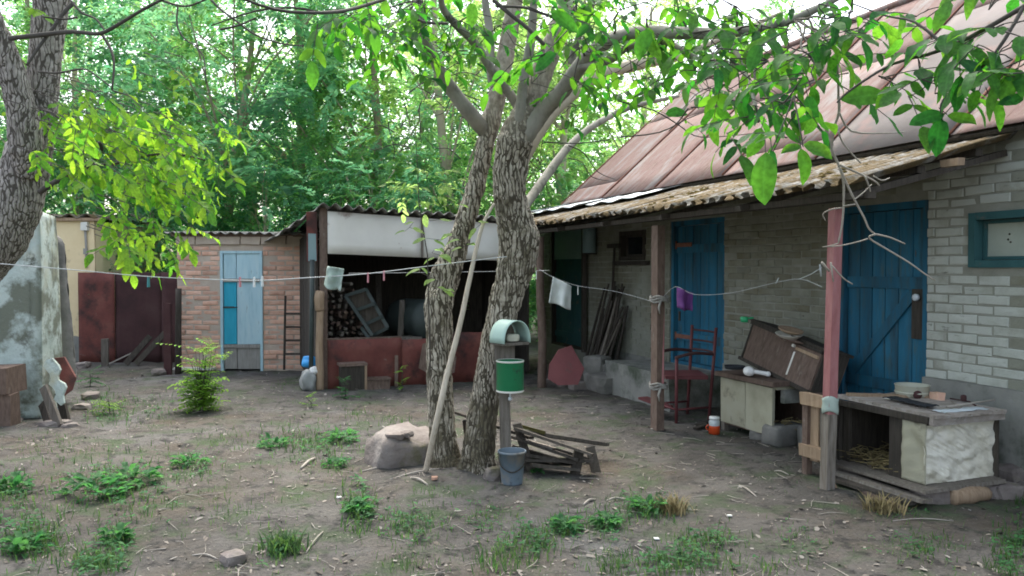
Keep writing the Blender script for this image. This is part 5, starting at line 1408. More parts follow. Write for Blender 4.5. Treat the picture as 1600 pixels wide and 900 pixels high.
# bundle of poles
rp = random.Random(9)
for k in range(34):
    s_ = rp.uniform(5.35, 5.95); top = rp.uniform(.95, 1.5) * (1.0 - .35 * abs(s_ - 5.6))
    a, b = hp(rp.uniform(.85, 1.1), s_ + rp.uniform(-.1, .1), 0), hp(1.26 + rp.uniform(-.04, .04), s_ + rp.uniform(-.22, .06), top)
    f = MB(); f.tube([a, a.lerp(b, .5) + Vector((rp.uniform(-.02, .02), 0, 0)), b], [rp.uniform(.016, .032), .022, .014], 7, sub=3, wob=.1)
    tag(f.build('leaning_stick', M['dark_wood'] if k % 6 else M['old_wood']), 'one of the dark poles and sticks propped in a bundle against the porch wall', 'stick', 'bundle of poles propped against the porch wall')
f = MB(); a, b = hp(1.2, 5.62, 0), hp(1.3, 5.62, 1.95); f.tube([a, b], .018, 8); f.box(hp(1.29, 5.62, 1.93), (.05, .34, .06), rotm(HA))
tag(f.build('rake', M['dark_wood']), 'upended rake with a crosswise head left of the small window', 'rake')
f = MB(); f.lathe([(0, 0), (.10, 0), (.10, .5), (0, .5)], hp(1.22, 6.28, 1.84), 22)
WTk = tag(f.build('water_tank', M['tank_blue']), 'pale blue cylinder tank hung high on the porch wall', 'tank')
f = MB(); f.bar(hp(1.34, 6.28, 1.83), hp(1.12, 6.28, 1.83), .04, .02); f.build('bracket', M['dark_wood'], WTk, True)
f = MB(); f.bar(hp(1.3, 6.62, .3), hp(1.3, 6.62, 2.35), .16, .07); tag(f.build('upright_board', M['dark_wood']), 'dark upright board standing between the tank and far door', 'board')

# ---- red chair
CH = thing('red_chair', 'old dark red metal armchair frame before the farther blue door', 'chair', hp(.55, 2.72))
cm = M['red_metal']
def chp(x_, y_, z_): return hp(.55 + y_, 2.72 - x_, z_)         # x to the viewer's right, y away
f = MB(); f.box((0, 0, 0), (.44, .46, .035), None, .004); o = f.build('seat', cm, CH); o.location = (0, 0, .47); o.rotation_euler = (0, 0, 0)
for (a, b) in [((-.2, -.2, 0), (-.2, -.2, .68)), ((.2, -.2, 0), (.2, -.2, .68)), ((-.2, .2, 0), (-.22, .27, .98)), ((.2, .2, 0), (.22, .27, .98))]:
    f = MB(); f.tube([chp(*a), chp(*b)], .017, 7); f.build('leg', cm, CH, True)
for sx in (-.21, .21):
    f = MB(); f.tube([chp(sx, -.22, .68), chp(sx, 0, .72), chp(sx, .24, .70)], .017, 7, sub=4); f.build('armrest', M['rust_dark'], CH, True)
for z_ in (.72, .82, .93):
    f = MB(); f.tube([chp(-.22, .25 + (z_ - .72) * .1, z_), chp(0, .29, z_), chp(.22, .25 + (z_ - .72) * .1, z_)], .012, 6, sub=4); f.build('back_rail', M['rust_dark'], CH, True)
for (a, b) in [((-.2, -.2, .14), (.2, -.2, .14)), ((-.2, -.2, .14), (-.2, .2, .14)), ((.2, -.2, .14), (.2, .2, .14))]:
    f = MB(); f.tube([chp(*a), chp(*b)], .012, 6); f.build('stretcher', cm, CH, True)
f = MB(); f.bar(hp(.35, 3.2, .16), hp(.38, 2.72, .13), .12, .025); tag(f.build('red_board', M['red_metal']), 'narrow red board resting low by the chair legs', 'board')

# ---- cream cabinet with its top
CB = thing('old_cabinet', 'cream painted low cabinet with a brown wooden top and missing drawer', 'cabinet', hp(.62, 1.72), HA)
# local: x = away from viewer into wall (w), y = along house (s)
def cb(name, c, s, m, jit=.004, rot=None):
    f = MB(); f.box(c, s, rot, jit); return f.build(name, M[m], CB)
cw, cd, chh = .80, .50, .52
cb('door_panel', (-.005, .20, .30), (.025, .38, .44), 'cabinet_cream'); cb('door_panel', (-.005, -.19, .30), (.025, .385, .44), 'cabinet_cream')
cb('back', (cd, 0, .30), (.02, cw, .46), 'brown_wood'); cb('side', (cd / 2, .395, .30), (cd - .04, .02, .46), 'cabinet_cream')
cb('top', (cd / 2 - .03, 0, .555), (cd + .06, cw + .08, .045), 'brown_wood'); cb('bottom', (cd / 2, 0, .08), (cd, cw, .03), 'brown_wood')
cb('leg', (.02, -.37, .04), (.05, .05, .14), 'old_wood'); cb('leg', (.02, .37, .04), (.05, .05, .14), 'old_wood'); cb('leg', (cd - .03, -.37, .04), (.05, .05, .14), 'old_wood'); cb('leg', (cd - .03, .37, .04), (.05, .05, .14), 'old_wood')
cb('drawer', (cd / 2, -.4, .44), (cd * .7, .05, .13), 'concrete'); cb('side_rail', (cd / 2, -.40, .52), (cd, .03, .03), 'cabinet_cream'); cb('side_post', (cd - .05, -.405, .30), (.06, .035, .46), 'cabinet_cream')
f = MB()
for _ in range(90):
    p = Vector((ro.uniform(.05, cd - .05), -.33 + ro.uniform(-.09, .0), .10 + ro.uniform(0, .12))); d = Vector((ro.uniform(-1, 1), ro.uniform(-1, .3), ro.uniform(-.3, .3))) * .09
    f.tube([p, p + d], .004, 4, False)
tag(f.build('straw', M['straw'], CB), kind='stuff')
# chest lying tilted on the cabinet, leaning back on the wall
TH = thing('wooden_chest', 'dark brown wooden chest tipped on the cabinet and leaning on the wall', 'chest', hp(.78, 1.56, .60), rot=Euler((R(11), R(14), HA), 'XYZ'))
def tb(name, c, s, m, jit=.004):
    f = MB(); f.box(c, s, None, jit); return f.build(name, M[m], TH)
L_, H_ = 1.06, .40
tb('back', (.28, 0, H_ / 2), (.02, L_, H_), 'brown_wood')
tb('front_panel', (.0, .15, H_ / 2), (.022, .66, H_ - .04), 'brown_wood'); tb('door', (-.004, -.355, H_ / 2 - .01), (.022, .33, H_ - .06), 'brown_wood')
tb('front_rail', (-.008, 0, H_ - .012), (.03, L_, .035), 'dark_wood'); tb('front_rail', (-.008, 0, .012), (.03, L_, .03), 'dark_wood')
tb('side', (.14, L_ / 2, H_ / 2), (.26, .02, H_), 'dark_wood'); tb('side', (.14, -L_ / 2, H_ / 2), (.26, .02, H_), 'dark_wood')
tb('lid', (.14, 0, H_ + .012), (.34, L_ + .05, .022), 'dark_wood'); tb('trim_strip', (-.02, -.355, H_ - .075), (.02, .3, .03), 'light_wood'); tb('edge_strip', (-.02, -.20, H_ / 2 - .02), (.012, .014, H_ * .55), 'enamel_white')
kb = MB(); kb.rock((-.03, -.175, H_ - .06), (.03, .035, .03), 2, 2, .1); kb.build('knob', M['enamel_white'], TH)
# small things on the chest
pz = hp(.85, 1.80, 1.06)
pz = at(1163, 498, hp(.9, 1.85).y)
f = MB(); f.lathe([(0, 0), (.035, 0), (.042, .05), (.03, .055), (0, .055)], pz + Vector((0, 0, -.035)), 12); f.tube([pz + Vector((.02, 0, .0)), pz + Vector((.09, 0, .01))], .01, 6)
tag(f.build('green_cup', M['green_plastic']), 'small bright green cup on the left end of the chest', 'cup')
pz = at(1233, 520, hp(.95, 1.28).y)
f = MB(); f.lathe([(.0, 0), (.06, 0), (.12, .05), (.125, .055), (.115, .052), (.055, .008), (0, .008)], pz + Vector((0, 0, -.06)), 22, rotm(0, .15)); tag(f.build('enamel_bowl', M['enamel_white']), 'white enamel bowl lying on the chest lid', 'bowl')
f = MB(); f.lathe([(.0, 0), (.07, 0), (.11, .02), (.115, .035), (.1, .03), (0, .01)], pz + Vector((.01, 0, .0)), 20, rotm(0, .2, .15)); tag(f.build('lid_plate', M['light_wood']), 'tan plate stacked on the white bowl on the chest', 'plate')
f = MB(); f.lathe([(.0, 0), (.15, 0), (.16, .01), (0, .02)], pz + Vector((.05, .04, -.07)), 22, rotm(0, .12, .2)); tag(f.build('tray', M['brown_wood']), 'round dark tray under the white bowl on the chest', 'tray')
# white ladle and black pan on the cabinet
pz = at(1170, 580, hp(.72, 1.6).y)
f = MB(); f.rock(pz, (.10, .10, .09), 8, 3, .1, 0, .9); f.tube([pz + Vector((.03, -.01, 0)), pz + Vector((.10, -.03, -.01)), pz + Vector((.16, -.05, -.02))], [.022, .02, .022], 9, sub=3); f.rock(pz + Vector((.165, -.05, -.02)), (.05, .05, .05), 9, 2, .1, 0, .9)
tag(f.build('white_bottle', M['white_plastic']), 'white plastic bottle lying on the cream cabinet top', 'bottle')
f = MB(); f.lathe([(0, 0), (.09, 0), (.1, .03), (.092, .03), (.085, .008), (0, .008)], at(1148, 576, hp(.75, 1.75).y), 18); tag(f.build('black_pan', M['black_rag']), 'small black pan beside the white bottle on the cabinet', 'pan')
# jar
q = ground(1116, 678); q = G(q.x, q.y)
f = MB(); r_ = mpx(8.5, q.y); f.lathe([(0, 0), (r_, .0), (r_, .075), (r_ * .98, .08), (0, .08)], q, 18); JR = tag(f.build('jar', M['jar_red']), 'glass jar half full of red stuff standing on the soil', 'jar')
f = MB(); f.lathe([(r_, .081), (r_, .125), (r_ * .85, .14), (0, .14)], q, 18); f.build('glass', M['jar_glass'], JR, True)
f = MB(); f.lathe([(0, .165), (r_ * .95, .165), (r_ * .95, .14), (0, .14)], q, 18); f.build('lid', M['white_plastic'], JR, True)
f = MB(); f.tube([q + Vector((-r_, 0, .09)), q + Vector((-r_ - .03, 0, .06)), q + Vector((-r_, 0, .03))], .006, 6, sub=3); f.build('handle', M['jar_red'], JR, True)
for (a, b) in [((1090, 668), (1118, 660)), ((1086, 672), (1106, 668))]:
    f = MB(); p, q = ground(*a), ground(*b); p.z += .02; q.z += .03; f.bar(p, q, .05, .02); tag(f.build('scrap_board', M['dark_wood']), ('dark scrap of board flat behind the red jar' if a[0] == 1090 else 'narrow dark scrap of board left of the red jar'), 'board')
# concrete blocks right of the cabinet
for (px, py, Y_, sz, k, rot, lab) in [(1232, 684, 0, (.40, .2, .2), 21, .1, 'long rough concrete block lying before the cabinet'), (1275, 690, 0, (.2, .2, .2), 22, -.2, 'square concrete block next to the long block'), (1262, 665, 0, (.24, .2, .24), 23, .3, 'upright grey block behind the crate'), (1192, 676, 0, (.16, .14, .12), 24, .4, 'small block under the cabinet corner'), (1262, 645, 0, (.1, .1, .16), 25, .6, 'broken shard standing behind the grey blocks')]:
    q = ground(px, py + 12); f = MB(); f.rock((q.x, q.y + .1, sz[2] / 2 - .02), sz, k, 3, .10, HA + rot, .28); tag(f.build('concrete_block', M['old_concrete']), lab, 'block')

# ---- crate behind the pink post
CR = thing('wooden_crate', 'upended pale wooden crate standing behind the pink porch post', 'crate', hp(.16, .16), HA)
def cr(name, c, s, m='light_wood'):
    f = MB(); f.box(c, s, None, .004); o = f.build(name, M[m], CR); return o
for z_ in (.20, .60): cr('rail', (-.02, .11, z_), (.06, .31, .09))
cr('slat', (.02, .19, .38), (.025, .14, .52), 'light_wood'); cr('slat', (.02, .04, .38), (.025, .14, .52), 'old_wood'); cr('slat', (.13, .25, .38), (.2, .022, .5), 'brown_wood')
cr('leg', (.0, .235, .28), (.05, .05, .56), 'brown_wood'); cr('leg', (.24, .235, .28), (.05, .05, .56), 'brown_wood')

# ---- table of boards with foil clad end
q = ground(1440, 770)
HT = thing('plank_hutch', 'low hutch of boards with crumpled silver sheet nailed on its end and straw inside', 'hutch', (0, 0, 0))
zt = .605
FC = at(1452, 650, 5.3); FC.z = 0
dl, dr = HU.copy(), HV.copy()
LL, WW = .82, .66
def hb(a, b, z_): 
    p = FC + dl * a + dr * b; return Vector((p.x, p.y, z_))
rb_ = Matrix((dl, dr, Vector((0, 0, 1)))).transposed()
for k in range(5):
    w_ = WW / 5
    f = MB(); L2 = LL + ro.uniform(-.05, .05)
    f.box(hb(L2 / 2 - .03, w_ * (k + .5), zt + ro.uniform(-.004, .006)), (L2 + .06, w_ - .006, .026), rb_ @ rotm(ro.uniform(-.012, .012), ro.uniform(-.01, .01)), .005)
    f.build('top_board', M['worn_board'], HT)
f = MB(); f.box(hb(-.025, WW / 2, zt - .025), (.03, WW + .02, .07), rb_, .004); f.build('end_batten', M['worn_board'], HT)
f = MB(); f.box(hb(LL / 2, -.012, zt - .03), (LL, .022, .045), rb_, .004); f.build('front_batten', M['dark_wood'], HT)
fz = .13
def foilend(u, v):
    p = hb(.03 - .012 * abs(mn.noise(Vector((u * 4, v * 4, 1)))), WW * u, fz + (zt - .075 - fz) * v)
    n_ = .02 * mn.noise(Vector((u * 3.2 + v * 2, v * 5 - u * 3, 4))) - .03 * abs(mn.noise(Vector((u * 4 + v * 3, v * 2.5 - u * 1.5, 7)))) - .016 * abs(mn.noise(Vector((u * 9 + v * 8, v * 5, 2))))
    return p - dl * n_
f = MB().sheet(foilend, 34, 34, -.004, False); f.build('foil_sheet', M['foil'], HT)
def foilside(u, v):
    p = hb(.02 + .20 * u, -.0, fz + (zt - .06 - fz) * v); n_ = .018 * mn.noise(Vector((u * 2, v * 5, 14))); return p - dr * n_
f = MB().sheet(foilside, 10, 24, .004, True); f.build('foil_sheet', M['cabinet_cream'], HT)
for (a, b, w_, m) in ((.28, .0, .11, 'dark_wood'), (.08, WW - .14, .05, 'old_wood'), (LL - .05, .02, .06, 'dark_wood'), (LL - .05, WW, .06, 'dark_wood')):
    f = MB(); f.box(hb(a, b + .02, .345), (w_, .03, .46), rb_, .004); f.build('upright', M[m], HT)
f = MB(); f.box(hb(LL / 2, WW, .345), (LL, .02, .46), rb_, .004); f.build('back_board', M['dark_wood'], HT)
f = MB(); f.box(hb(LL, WW / 2, .345), (.02, WW, .46), rb_, .004); f.build('end_board', M['dark_wood'], HT)
f = MB(); f.box(hb(LL / 2 - .02, WW / 2 - .06, .115), (LL + .1, WW + .1, .025), rb_, .005); f.build('floor_board', M['old_wood'], HT)
f = MB()
for _ in range(520):
    p = hb(ro.uniform(.25, LL - .05), ro.uniform(.0, WW - .05), .14 + ro.uniform(0, .08)); d = Vector((ro.uniform(-1, 1), ro.uniform(-1, 1), ro.uniform(-.25, .35))) * .1
    f.tube([p, p + d], .0035, 3, False)
tag(f.build('straw', M['straw'], HT), kind='stuff')
for k, (a, b, z_) in enumerate(((.06, .1, .05), (.06, WW - .05, .05), (LL - .1, .05, .05), (LL - .1, WW - .05, .05))):
    f = MB(); f.rock(hb(a, b, .045), (.26, .2, .13), 40 + k, 2, .2, k); f.build('footing_stone', M['stone'], HT)
for k, (a, b, c_, d_, z_, m, lab) in enumerate(((-.08, -.10, .75, -.13, .06, 'old_wood', 'grey board lying along the foot of the hutch'), (-.02, -.17, .62, -.2, .035, 'dark_wood', 'dark thin board on the soil before the hutch'), (-.06, -.27, .3, -.26, .02, 'brown_wood', 'short brown batten lying before the hutch corner'), (.62, -.26, .5, -.34, .02, 'light_wood', 'pale wood chip beside the pink post foot'))):
    f = MB(); f.bar(hb(a, b, z_), hb(c_, d_, z_ + .01), .10 if k < 2 else .04, .022, (0, 0, 1), .004); tag(f.build('loose_board', M[m]), lab, 'board')
f = MB(); f.tube([hb(-.05, .14, .05), hb(-.06, .3, .055), hb(-.06, .46, .05)], [.055, .058, .05], 12, sub=4, wob=.22); tag(f.build('short_log', M['light_wood']), 'short pale log lying under the silver end of the hutch', 'log')
for k, (a, b, sz, lab) in enumerate(((-.04, .68, (.2, .18, .13), 'mossy stone right of the short log'), (-.1, .86, (.26, .2, .12), 'low stone against the farmhouse plinth right of the hutch'), (.1, .92, (.24, .2, .2), 'stone at the far right foot of the wall'))):
    f = MB(); f.rock(hb(a, b, sz[2] / 2 - .03), sz, 60 + k, 2, .25, k); tag(f.build('stone', M['stone']), lab, 'stone')
# things on the hutch top
pz = hb(.60, WW - .15, zt + .015)
f = MB(); f.lathe([(0, 0), (.105, 0), (.118, .02), (.122, .085), (.128, .09), (.118, .09), (.11, .02), (0, .015)], pz, 28); f.lathe([(.123, .03), (.126, .036), (.123, .042)], pz, 28)
tag(f.build('clay_bowl', M['bowl_cream']), 'round cream coloured bowl on the back of the hutch top', 'bowl')
pz = hb(.42, WW - .10, zt + .04)
f = MB(); f.box(pz, (.10, .06, .055), rb_ @ rotm(.2), .004); tag(f.build('brick_piece', M['red_brick']), 'small orange brick piece right of the cream bowl', 'brick')
f = MB(); f.lathe([(.0, -.03), (.032, -.03), (.032, .03), (0, .03)], hb(.52, WW - .2, zt + .045), 12, rotm(0, 1.57)); tag(f.build('tin_can', M['rust_dark']), 'rusty small tin lying beside the cream bowl', 'tin')
def rag(u, v):
    p = hb(.12 + .42 * u, .10 + .13 * v + .05 * u, zt + .02); p.z += .012 + .016 * abs(mn.noise(Vector((u * 5, v * 4, 6)))) ; return p + dl * .02 * mn.noise(Vector((v * 4, u, 2)))
f = MB().sheet(rag, 20, 10, .006, True); tag(f.build('black_rag', M['black_rag']), 'flat black rag spread on the front of the hutch top', 'rag')
def paper(u, v):
    p = hb(.40 + .2 * u, .22 + .13 * v, zt + .017); p.z += .004 * mn.noise(Vector((u * 3, v * 3, 3))); return p
f = MB().sheet(paper, 6, 4, .002, True); tag(f.build('paper_sheet', M['fascia']), 'grey white scrap of paper in the middle of the hutch top', 'paper')
def strip(u, v):
    p = hb(-.02 + .10 * u, .12 + .42 * v, zt + .018 + .008 * mn.noise(Vector((u * 3, v * 6, 8)))); return p + dl * .02 * mn.noise(Vector((v * 6, 1, 4)))
f = MB().sheet(strip, 4, 14, .002, True); tag(f.build('foil_strip', M['zinc']), 'shiny pale strip along the silver end edge of the hutch top', 'strip')
f = MB(); f.tube([hb(.1, .28, zt + .03), hb(.02, WW - .02, zt + .07)], [.008, .006], 6); f.tube([hb(.25, .5, zt + .03), hb(.08, .40, zt + .03)], .005, 6); tag(f.build('thin_stick', M['twig']), 'thin bent stick lying across the right end of the hutch top', 'stick')
f = MB(); f.tube([hb(.35, WW - .05, zt + .03), hb(.2, WW - .04, zt + .03), hb(.1, WW - .1, zt + .02)], .006, 6); f.rock(hb(.24, WW - .05, zt + .05), (.035, .035, .05), 4, 2, .1); tag(f.build('old_tool', M['rust_dark']), 'rusty thin tool on the back right of the hutch top', 'tool')
f = MB(); f.bar(hb(LL - .02, .06, zt + .025), hb(LL - .35, WW - .06, zt + .025), .06, .02); tag(f.build('wood_strip', M['light_wood']), 'pale wooden strip lying across the left end of the hutch top', 'strip')

# ---- dead twig hanging before the porch
DT = []
for pts, w_ in [([(1272, 185), (1290, 200), (1300, 235), (1312, 262), (1318, 285), (1318, 320), (1316, 350), (1310, 380)], 5), ([(1312, 262), (1322, 285), (1335, 312), (1350, 340), (1358, 358), (1368, 366)], 4), ([(1368, 366), (1390, 371), (1414, 381)], 3), ([(1368, 366), (1358, 372), (1385, 389), (1420, 410), (1445, 428), (1461, 438)], 3.4), ([(1356, 373), (1340, 378), (1312, 384), (1286, 386)], 2.6),
                ([(1312, 258), (1340, 270), (1365, 282), (1374, 290)], 3.6), ([(1352, 276), (1358, 292), (1360, 299)], 3), ([(1365, 275), (1378, 282), (1390, 278)], 2.5), ([(1315, 325), (1300, 327), (1286, 334), (1290, 345)], 2.6), ([(1310, 380), (1298, 384), (1285, 386)], 2.5), ([(1310, 150), (1311, 175), (1302, 205), (1300, 240)], 5), ([(1311, 175), (1330, 205), (1380, 208), (1414, 206)], 3.2), ([(1310, 205), (1318, 225), (1345, 255)], 3), ([(1318, 322), (1336, 319)], 2.4), ([(1335, 312), (1350, 300), (1362, 288)], 2.2), ([(1300, 415), (1318, 435), (1332, 444)], 2.4), ([(1298, 410), (1302, 440)], 3), ([(1284, 410), (1296, 424)], 4)]:
    Yd = 3.9
    DT.append(([at(a, b, Yd + .02 * k) for k, (a, b) in enumerate(pts)], [mpx(w_, Yd) / 2 * (1 - .45 * k / len(pts)) for k in range(len(pts))]))
f = MB()
for P, r_ in DT: f.tube(P, r_, 6, sub=3 if len(P) > 2 else 0)
f.tube([at(1310, 152, 3.92), at(1309, 120, 3.8), at(1300, 70, 3.7), at(1250, 35, 3.95)], .006, 6, sub=4)
tag(f.build('dead_branch', M['twig']), 'bare grey dead branch hanging in front of the pink porch post', 'branch')

# ---- inside the open shed
rw_ = random.Random(17)
def wsl(x_, y_, z_): return ws(x_, y_, z_)
FWD = thing('firewood_stack', 'stack of split firewood inside the open shed behind the barrier', 'firewood', ws(.5, .6))
LOG = []
for k in range(5):
    f = MB(); rr2 = random.Random(k); n_ = rr2.choice((4, 5, 6))
    f.tube([(0, -.2, 0), (0, .2, 0)], [.045, .043], n_, smooth=False, wob=.25); LOG.append(f.mesh('log', M['brown_wood'] if k % 2 else M['old_wood']))
for zi in range(12):
    for xi in range(8):
        x_ = .1 + .095 * xi + rw_.uniform(-.02, .02) ; z_ = .55 + .075 * zi
        if x_ > .95 - .42 * (zi / 12) - .1: continue
        o = piece('log', rw_.choice(LOG), FWD, tuple(ws(x_, .62 + rw_.uniform(-.08, .08), z_ + rw_.uniform(-.015, .015))), (rw_.uniform(-.06, .06), rw_.uniform(0, 6), HA + rw_.uniform(-.12, .12)), (rw_.uniform(.35, 1.0), rw_.uniform(.7, 1.2), rw_.uniform(.35, .9)), True)
f = MB(); f.box((0, 0, .27), (1.5, .5, .5)); bx_ = f.build('base_box', M['dark_wood'], FWD, True); bx_.location = ws(.75, .62); bx_.rotation_euler = (0, 0, HA)
CTm = thing('cell_rack', 'blue grey metal frame with square cells leaning on the firewood', 'frame', ws(.9, .4))
YF = 10.75
for (a, b) in [((540, 462), (582, 524)), ((572, 452), (606, 512)), ((540, 462), (572, 452)), ((555, 485), (586, 474)), ((570, 507), (598, 494)), ((582, 524), (606, 512)), ((565, 512), (578, 530))]:
    f = MB(); f.bar(at(*a, YF), at(*b, YF - .1), .045, .03, (0, 1, 0)); f.build('bar', M['cart_metal'], CTm, True)
f = MB(); f.poly([at(a, b, YF + .03) for a, b in ((545, 464), (572, 455), (603, 510), (582, 521))], .006, (0, 1, 0)); f.build('backing_sheet', M['dark_wood'], CTm, True)
f = MB(); c = ws(1.45, .7, .86); f.lathe([(0, -.45), (.28, -.45), (.30, -.3), (.30, .3), (.28, .45), (0, .45)], c, 24, rotm(HA + .3) @ rotm(0, 1.57)); tag(f.build('barrel', M['cart_metal']), 'greenish round barrel lying inside the open shed', 'barrel')
f = MB(); f.bar(ws(.1, .9, .5), ws(.1, 1.0, .5), .1, .1); 
for k, (a, b, m, lab) in enumerate(((( .95, .9, .5), (1.0, 1.3, 1.5), 'dark_wood', 'dark plank leaning inside the open shed behind the metal frame'), ((1.15, .5, .5), (1.2, .55, 1.15), 'old_wood', 'grey stick standing inside the open shed left of the barrel'), ((1.5, .25, .66), (1.75, .2, .74), 'brown_wood', 'brown board lying on the barrier before the barrel'))):
    f = MB(); f.bar(ws(*a), ws(*b), .08, .03); tag(f.build('plank', M[m]), lab, 'plank')
f = MB(); f.box(ws(.95, .35, .62), (.9, .3, .04), rotm(HA)); tag(f.build('shelf_board', M['old_wood']), 'rough shelf board just above the barrier top inside the shed', 'board')
# before the barrier
def wbox(name, x0, x1, z1, d, m, lab, cat, y=-.1):
    f = MB(); f.box((0, 0, z1 / 2), (x1 - x0, d, z1), None, .008); o = f.build(name, M[m]); o.location = ws((x0 + x1) / 2, y); o.rotation_euler = (0, 0, HA); return tag(o, lab, cat)
w1 = wbox('wooden_box', .2, .52, .33, .22, 'dark_wood', 'dark wooden box standing against the red barrier', 'box', -.16)
f = MB(); f.box((0, 0, .345), (.36, .26, .03), None, .004); f.build('lid', M['brown_wood'], w1); f = MB(); f.box((.155, -.115, .17), (.03, .02, .32)); f.build('corner_strip', M['light_wood'], w1)
w2 = wbox('low_box', .53, .84, .13, .2, 'brown_wood', 'low flat box right of the dark wooden box', 'box', -.16)
f = MB(); f.box((0, 0, .14), (.34, .22, .02), None, .003); f.build('lid', M['brown_wood'], w2)
f = MB(); f.bar(ws(.97, -.06, 0), ws(.98, -.03, .42), .045, .03); tag(f.build('short_stake', M['brown_wood']), 'short brown stake leaning on the middle of the barrier', 'stake')
f = MB(); f.poly([at(a, b, 10.55) for a, b in ((654, 575), (660, 538), (672, 532), (700, 530), (713, 560), (710, 582), (680, 590))], .05, (0, 1, 0)); tag(f.build('brown_sack', M['brown_wood']), 'brown sacking draped on the barrier behind the left trunk', 'sacking')
# rubbish bags by the post
p = ground(482, 594); p.y = 10.3
def bag(c, sz, seed): 
    f = MB(); f.rock(c, sz, seed, 3, .3, seed, .8); return f
tag(bag(Vector((at(482, 575, 10.35).x, 10.35, .13)), (.24, .22, .28), 71).build('grey_bag', M['grey_bag']), 'grey knotted plastic bag at the foot of the shed post', 'bag')
tag(bag(Vector((at(484, 560, 10.5).x, 10.5, .36)), (.2, .16, .16), 72).build('blue_bag', M['blue_bag']), 'bright blue plastic bag on top of the grey bag', 'bag')
tag(bag(Vector((at(490, 570, 10.3).x, 10.32, .27)), (.1, .1, .1), 73).build('white_bag', M['white_plastic']), 'small white bag scrap between the blue bag and post', 'bag')
# frame leaning on the brick shed right part
LA = thing('wooden_rack', 'weathered ladder like rack leaning on the right part of the brick shed', 'rack', at(460, 590, 11.9))
for (a, b) in [((446, 462), (444, 578)), ((478, 462), (480, 580)), ((446, 490), (479, 490)), ((446, 511), (479, 511)), ((446, 532), (479, 532)), ((446, 553), (479, 553))]:
    f = MB(); f.bar(at(*a, 12.2), at(*b, 12.1), .03, .025, (0, 1, 0)); f.build('rail' if a[0] == b[0] or abs(a[0] - b[0]) < 4 else 'rung', M['dark_wood'], LA, True)
for (a, b, lab) in [((170, 560), (205, 552), 'thin branch lying before the rusty fence'), ((196, 568), (235, 525), 'dark plank leaning against the rusty fence'), ((212, 570), (258, 520), 'long dark plank propped between fence and metal post')]:
    p = at(*a, 12.9); p.z = .04; q = at(*b, 13.1); f = MB(); f.bar(p, q, .09 if a[0] > 180 else .02, .03, (0, 1, 0)); tag(f.build('leaning_plank', M['dark_wood'] if a[0] > 180 else M['twig']), lab, 'plank')
f = MB(); p = at(164, 562, 12.9); f.box((p.x, p.y, .22), (.11, .05, .46), rotm(.2), .006); tag(f.build('short_board', M['old_wood']), 'short grey board standing by the yellow outbuilding corner', 'board')
f = MB(); f.rock(at(247, 590, 11.8) * Vector((1, 1, 0)) if False else Vector((at(247, 590, 11.8).x, 11.8, .05)), (.2, .14, .1), 81, 2, .3); tag(f.build('stone', M['stone']), 'pale stone at the foot of the metal gate post', 'stone')
# ---- left: dark board, fragments, rusty bench
def dplank(u, v):
    a_ = 2 * math.pi * u
    hw = mpx(15, 9.4) * (1 if v < .93 else max(.25, 1 - ((v - .93) / .07) ** 2 * .8))
    c = at(104 - 20 * v, 585 - 218 * v, 9.4 + .25 * v)
    return c + Vector((math.cos(a_) * hw, math.sin(a_) * .07, 0)) + Vector((.015, .01, 0)) * mn.noise(Vector((u * 3, v * 9, 5)))
f = MB().sheet(dplank, 14, 30, None, True); f.v = f.v; tag(f.build('dark_slab', M['old_concrete']), 'dark weathered slab standing right of the plastered wall', 'slab')
Yb = 7.9
RT = thing('rusty_stool', 'dark reddish brown stool with thick legs before the plastered wall', 'stool', (at(0, 655, Yb).x, Yb, 0))
f = MB(); a_, b_ = at(-60, 576, Yb), at(8, 616, Yb); f.box(((a_.x + b_.x) / 2, Yb + .18, (a_.z + b_.z) / 2), (b_.x - a_.x, .34, a_.z - b_.z), None, .01); f.build('top', M['brown_wood'], RT, True)
f = MB(); a_, b_ = at(-12, 616, Yb), at(12, 660, Yb); f.box(((a_.x + b_.x) / 2, Yb + .12, a_.z / 2 - .01), (b_.x - a_.x, .16, a_.z), None, .008); f.build('leg', M['brown_wood'], RT, True)
f = MB(); a_, b_ = at(-82, 616, Yb), at(-58, 660, Yb); f.box(((a_.x + b_.x) / 2, Yb + .12, a_.z / 2 - .01), (b_.x - a_.x, .16, a_.z), None, .008); f.build('leg', M['brown_wood'], RT, True)
# broken corrugated piece: zigzag end towards the yard
def zig(u, v):
    c = Vector((at(70, 562, 8.3).x, 8.3, at(70, 562, 8.3).z)).lerp(Vector((at(98, 632, 8.1).x, 8.1, at(98, 632, 8.1).z)), u)
    d = Vector((.05, .5, -.03))
    return c + Vector((.035 * math.cos(u * 19), 0, .02 * math.cos(u * 19))) + d * v
f = MB().poly([at(a, b, 8.15 + .15 * (632 - b) / 70) for a, b in ((73, 562), (67, 572), (77, 584), (79, 592), (76, 600), (86, 610), (87, 617), (84, 624), (95, 634), (100, 630), (98, 618), (103, 606), (101, 600), (91, 594), (90, 588), (94, 578), (91, 571), (81, 560))], .02, (.3, 1, .1)); tag(f.build('corrugated_fragment', M['plaster_peel']), 'broken wavy roofing fragment with a pale zigzag edge by the plastered wall', 'fragment')
f = MB(); f.poly([at(a, b, 8.55 + .2 * (620 - b) / 60) for a, b in ((84, 560), (100, 558), (118, 590), (112, 610), (96, 622), (90, 600))], .02, (.2, 1, .2)); tag(f.build('red_slab', M['rust_sheet']), 'reddish slab fragment leaning behind the zigzag fragment', 'slab')
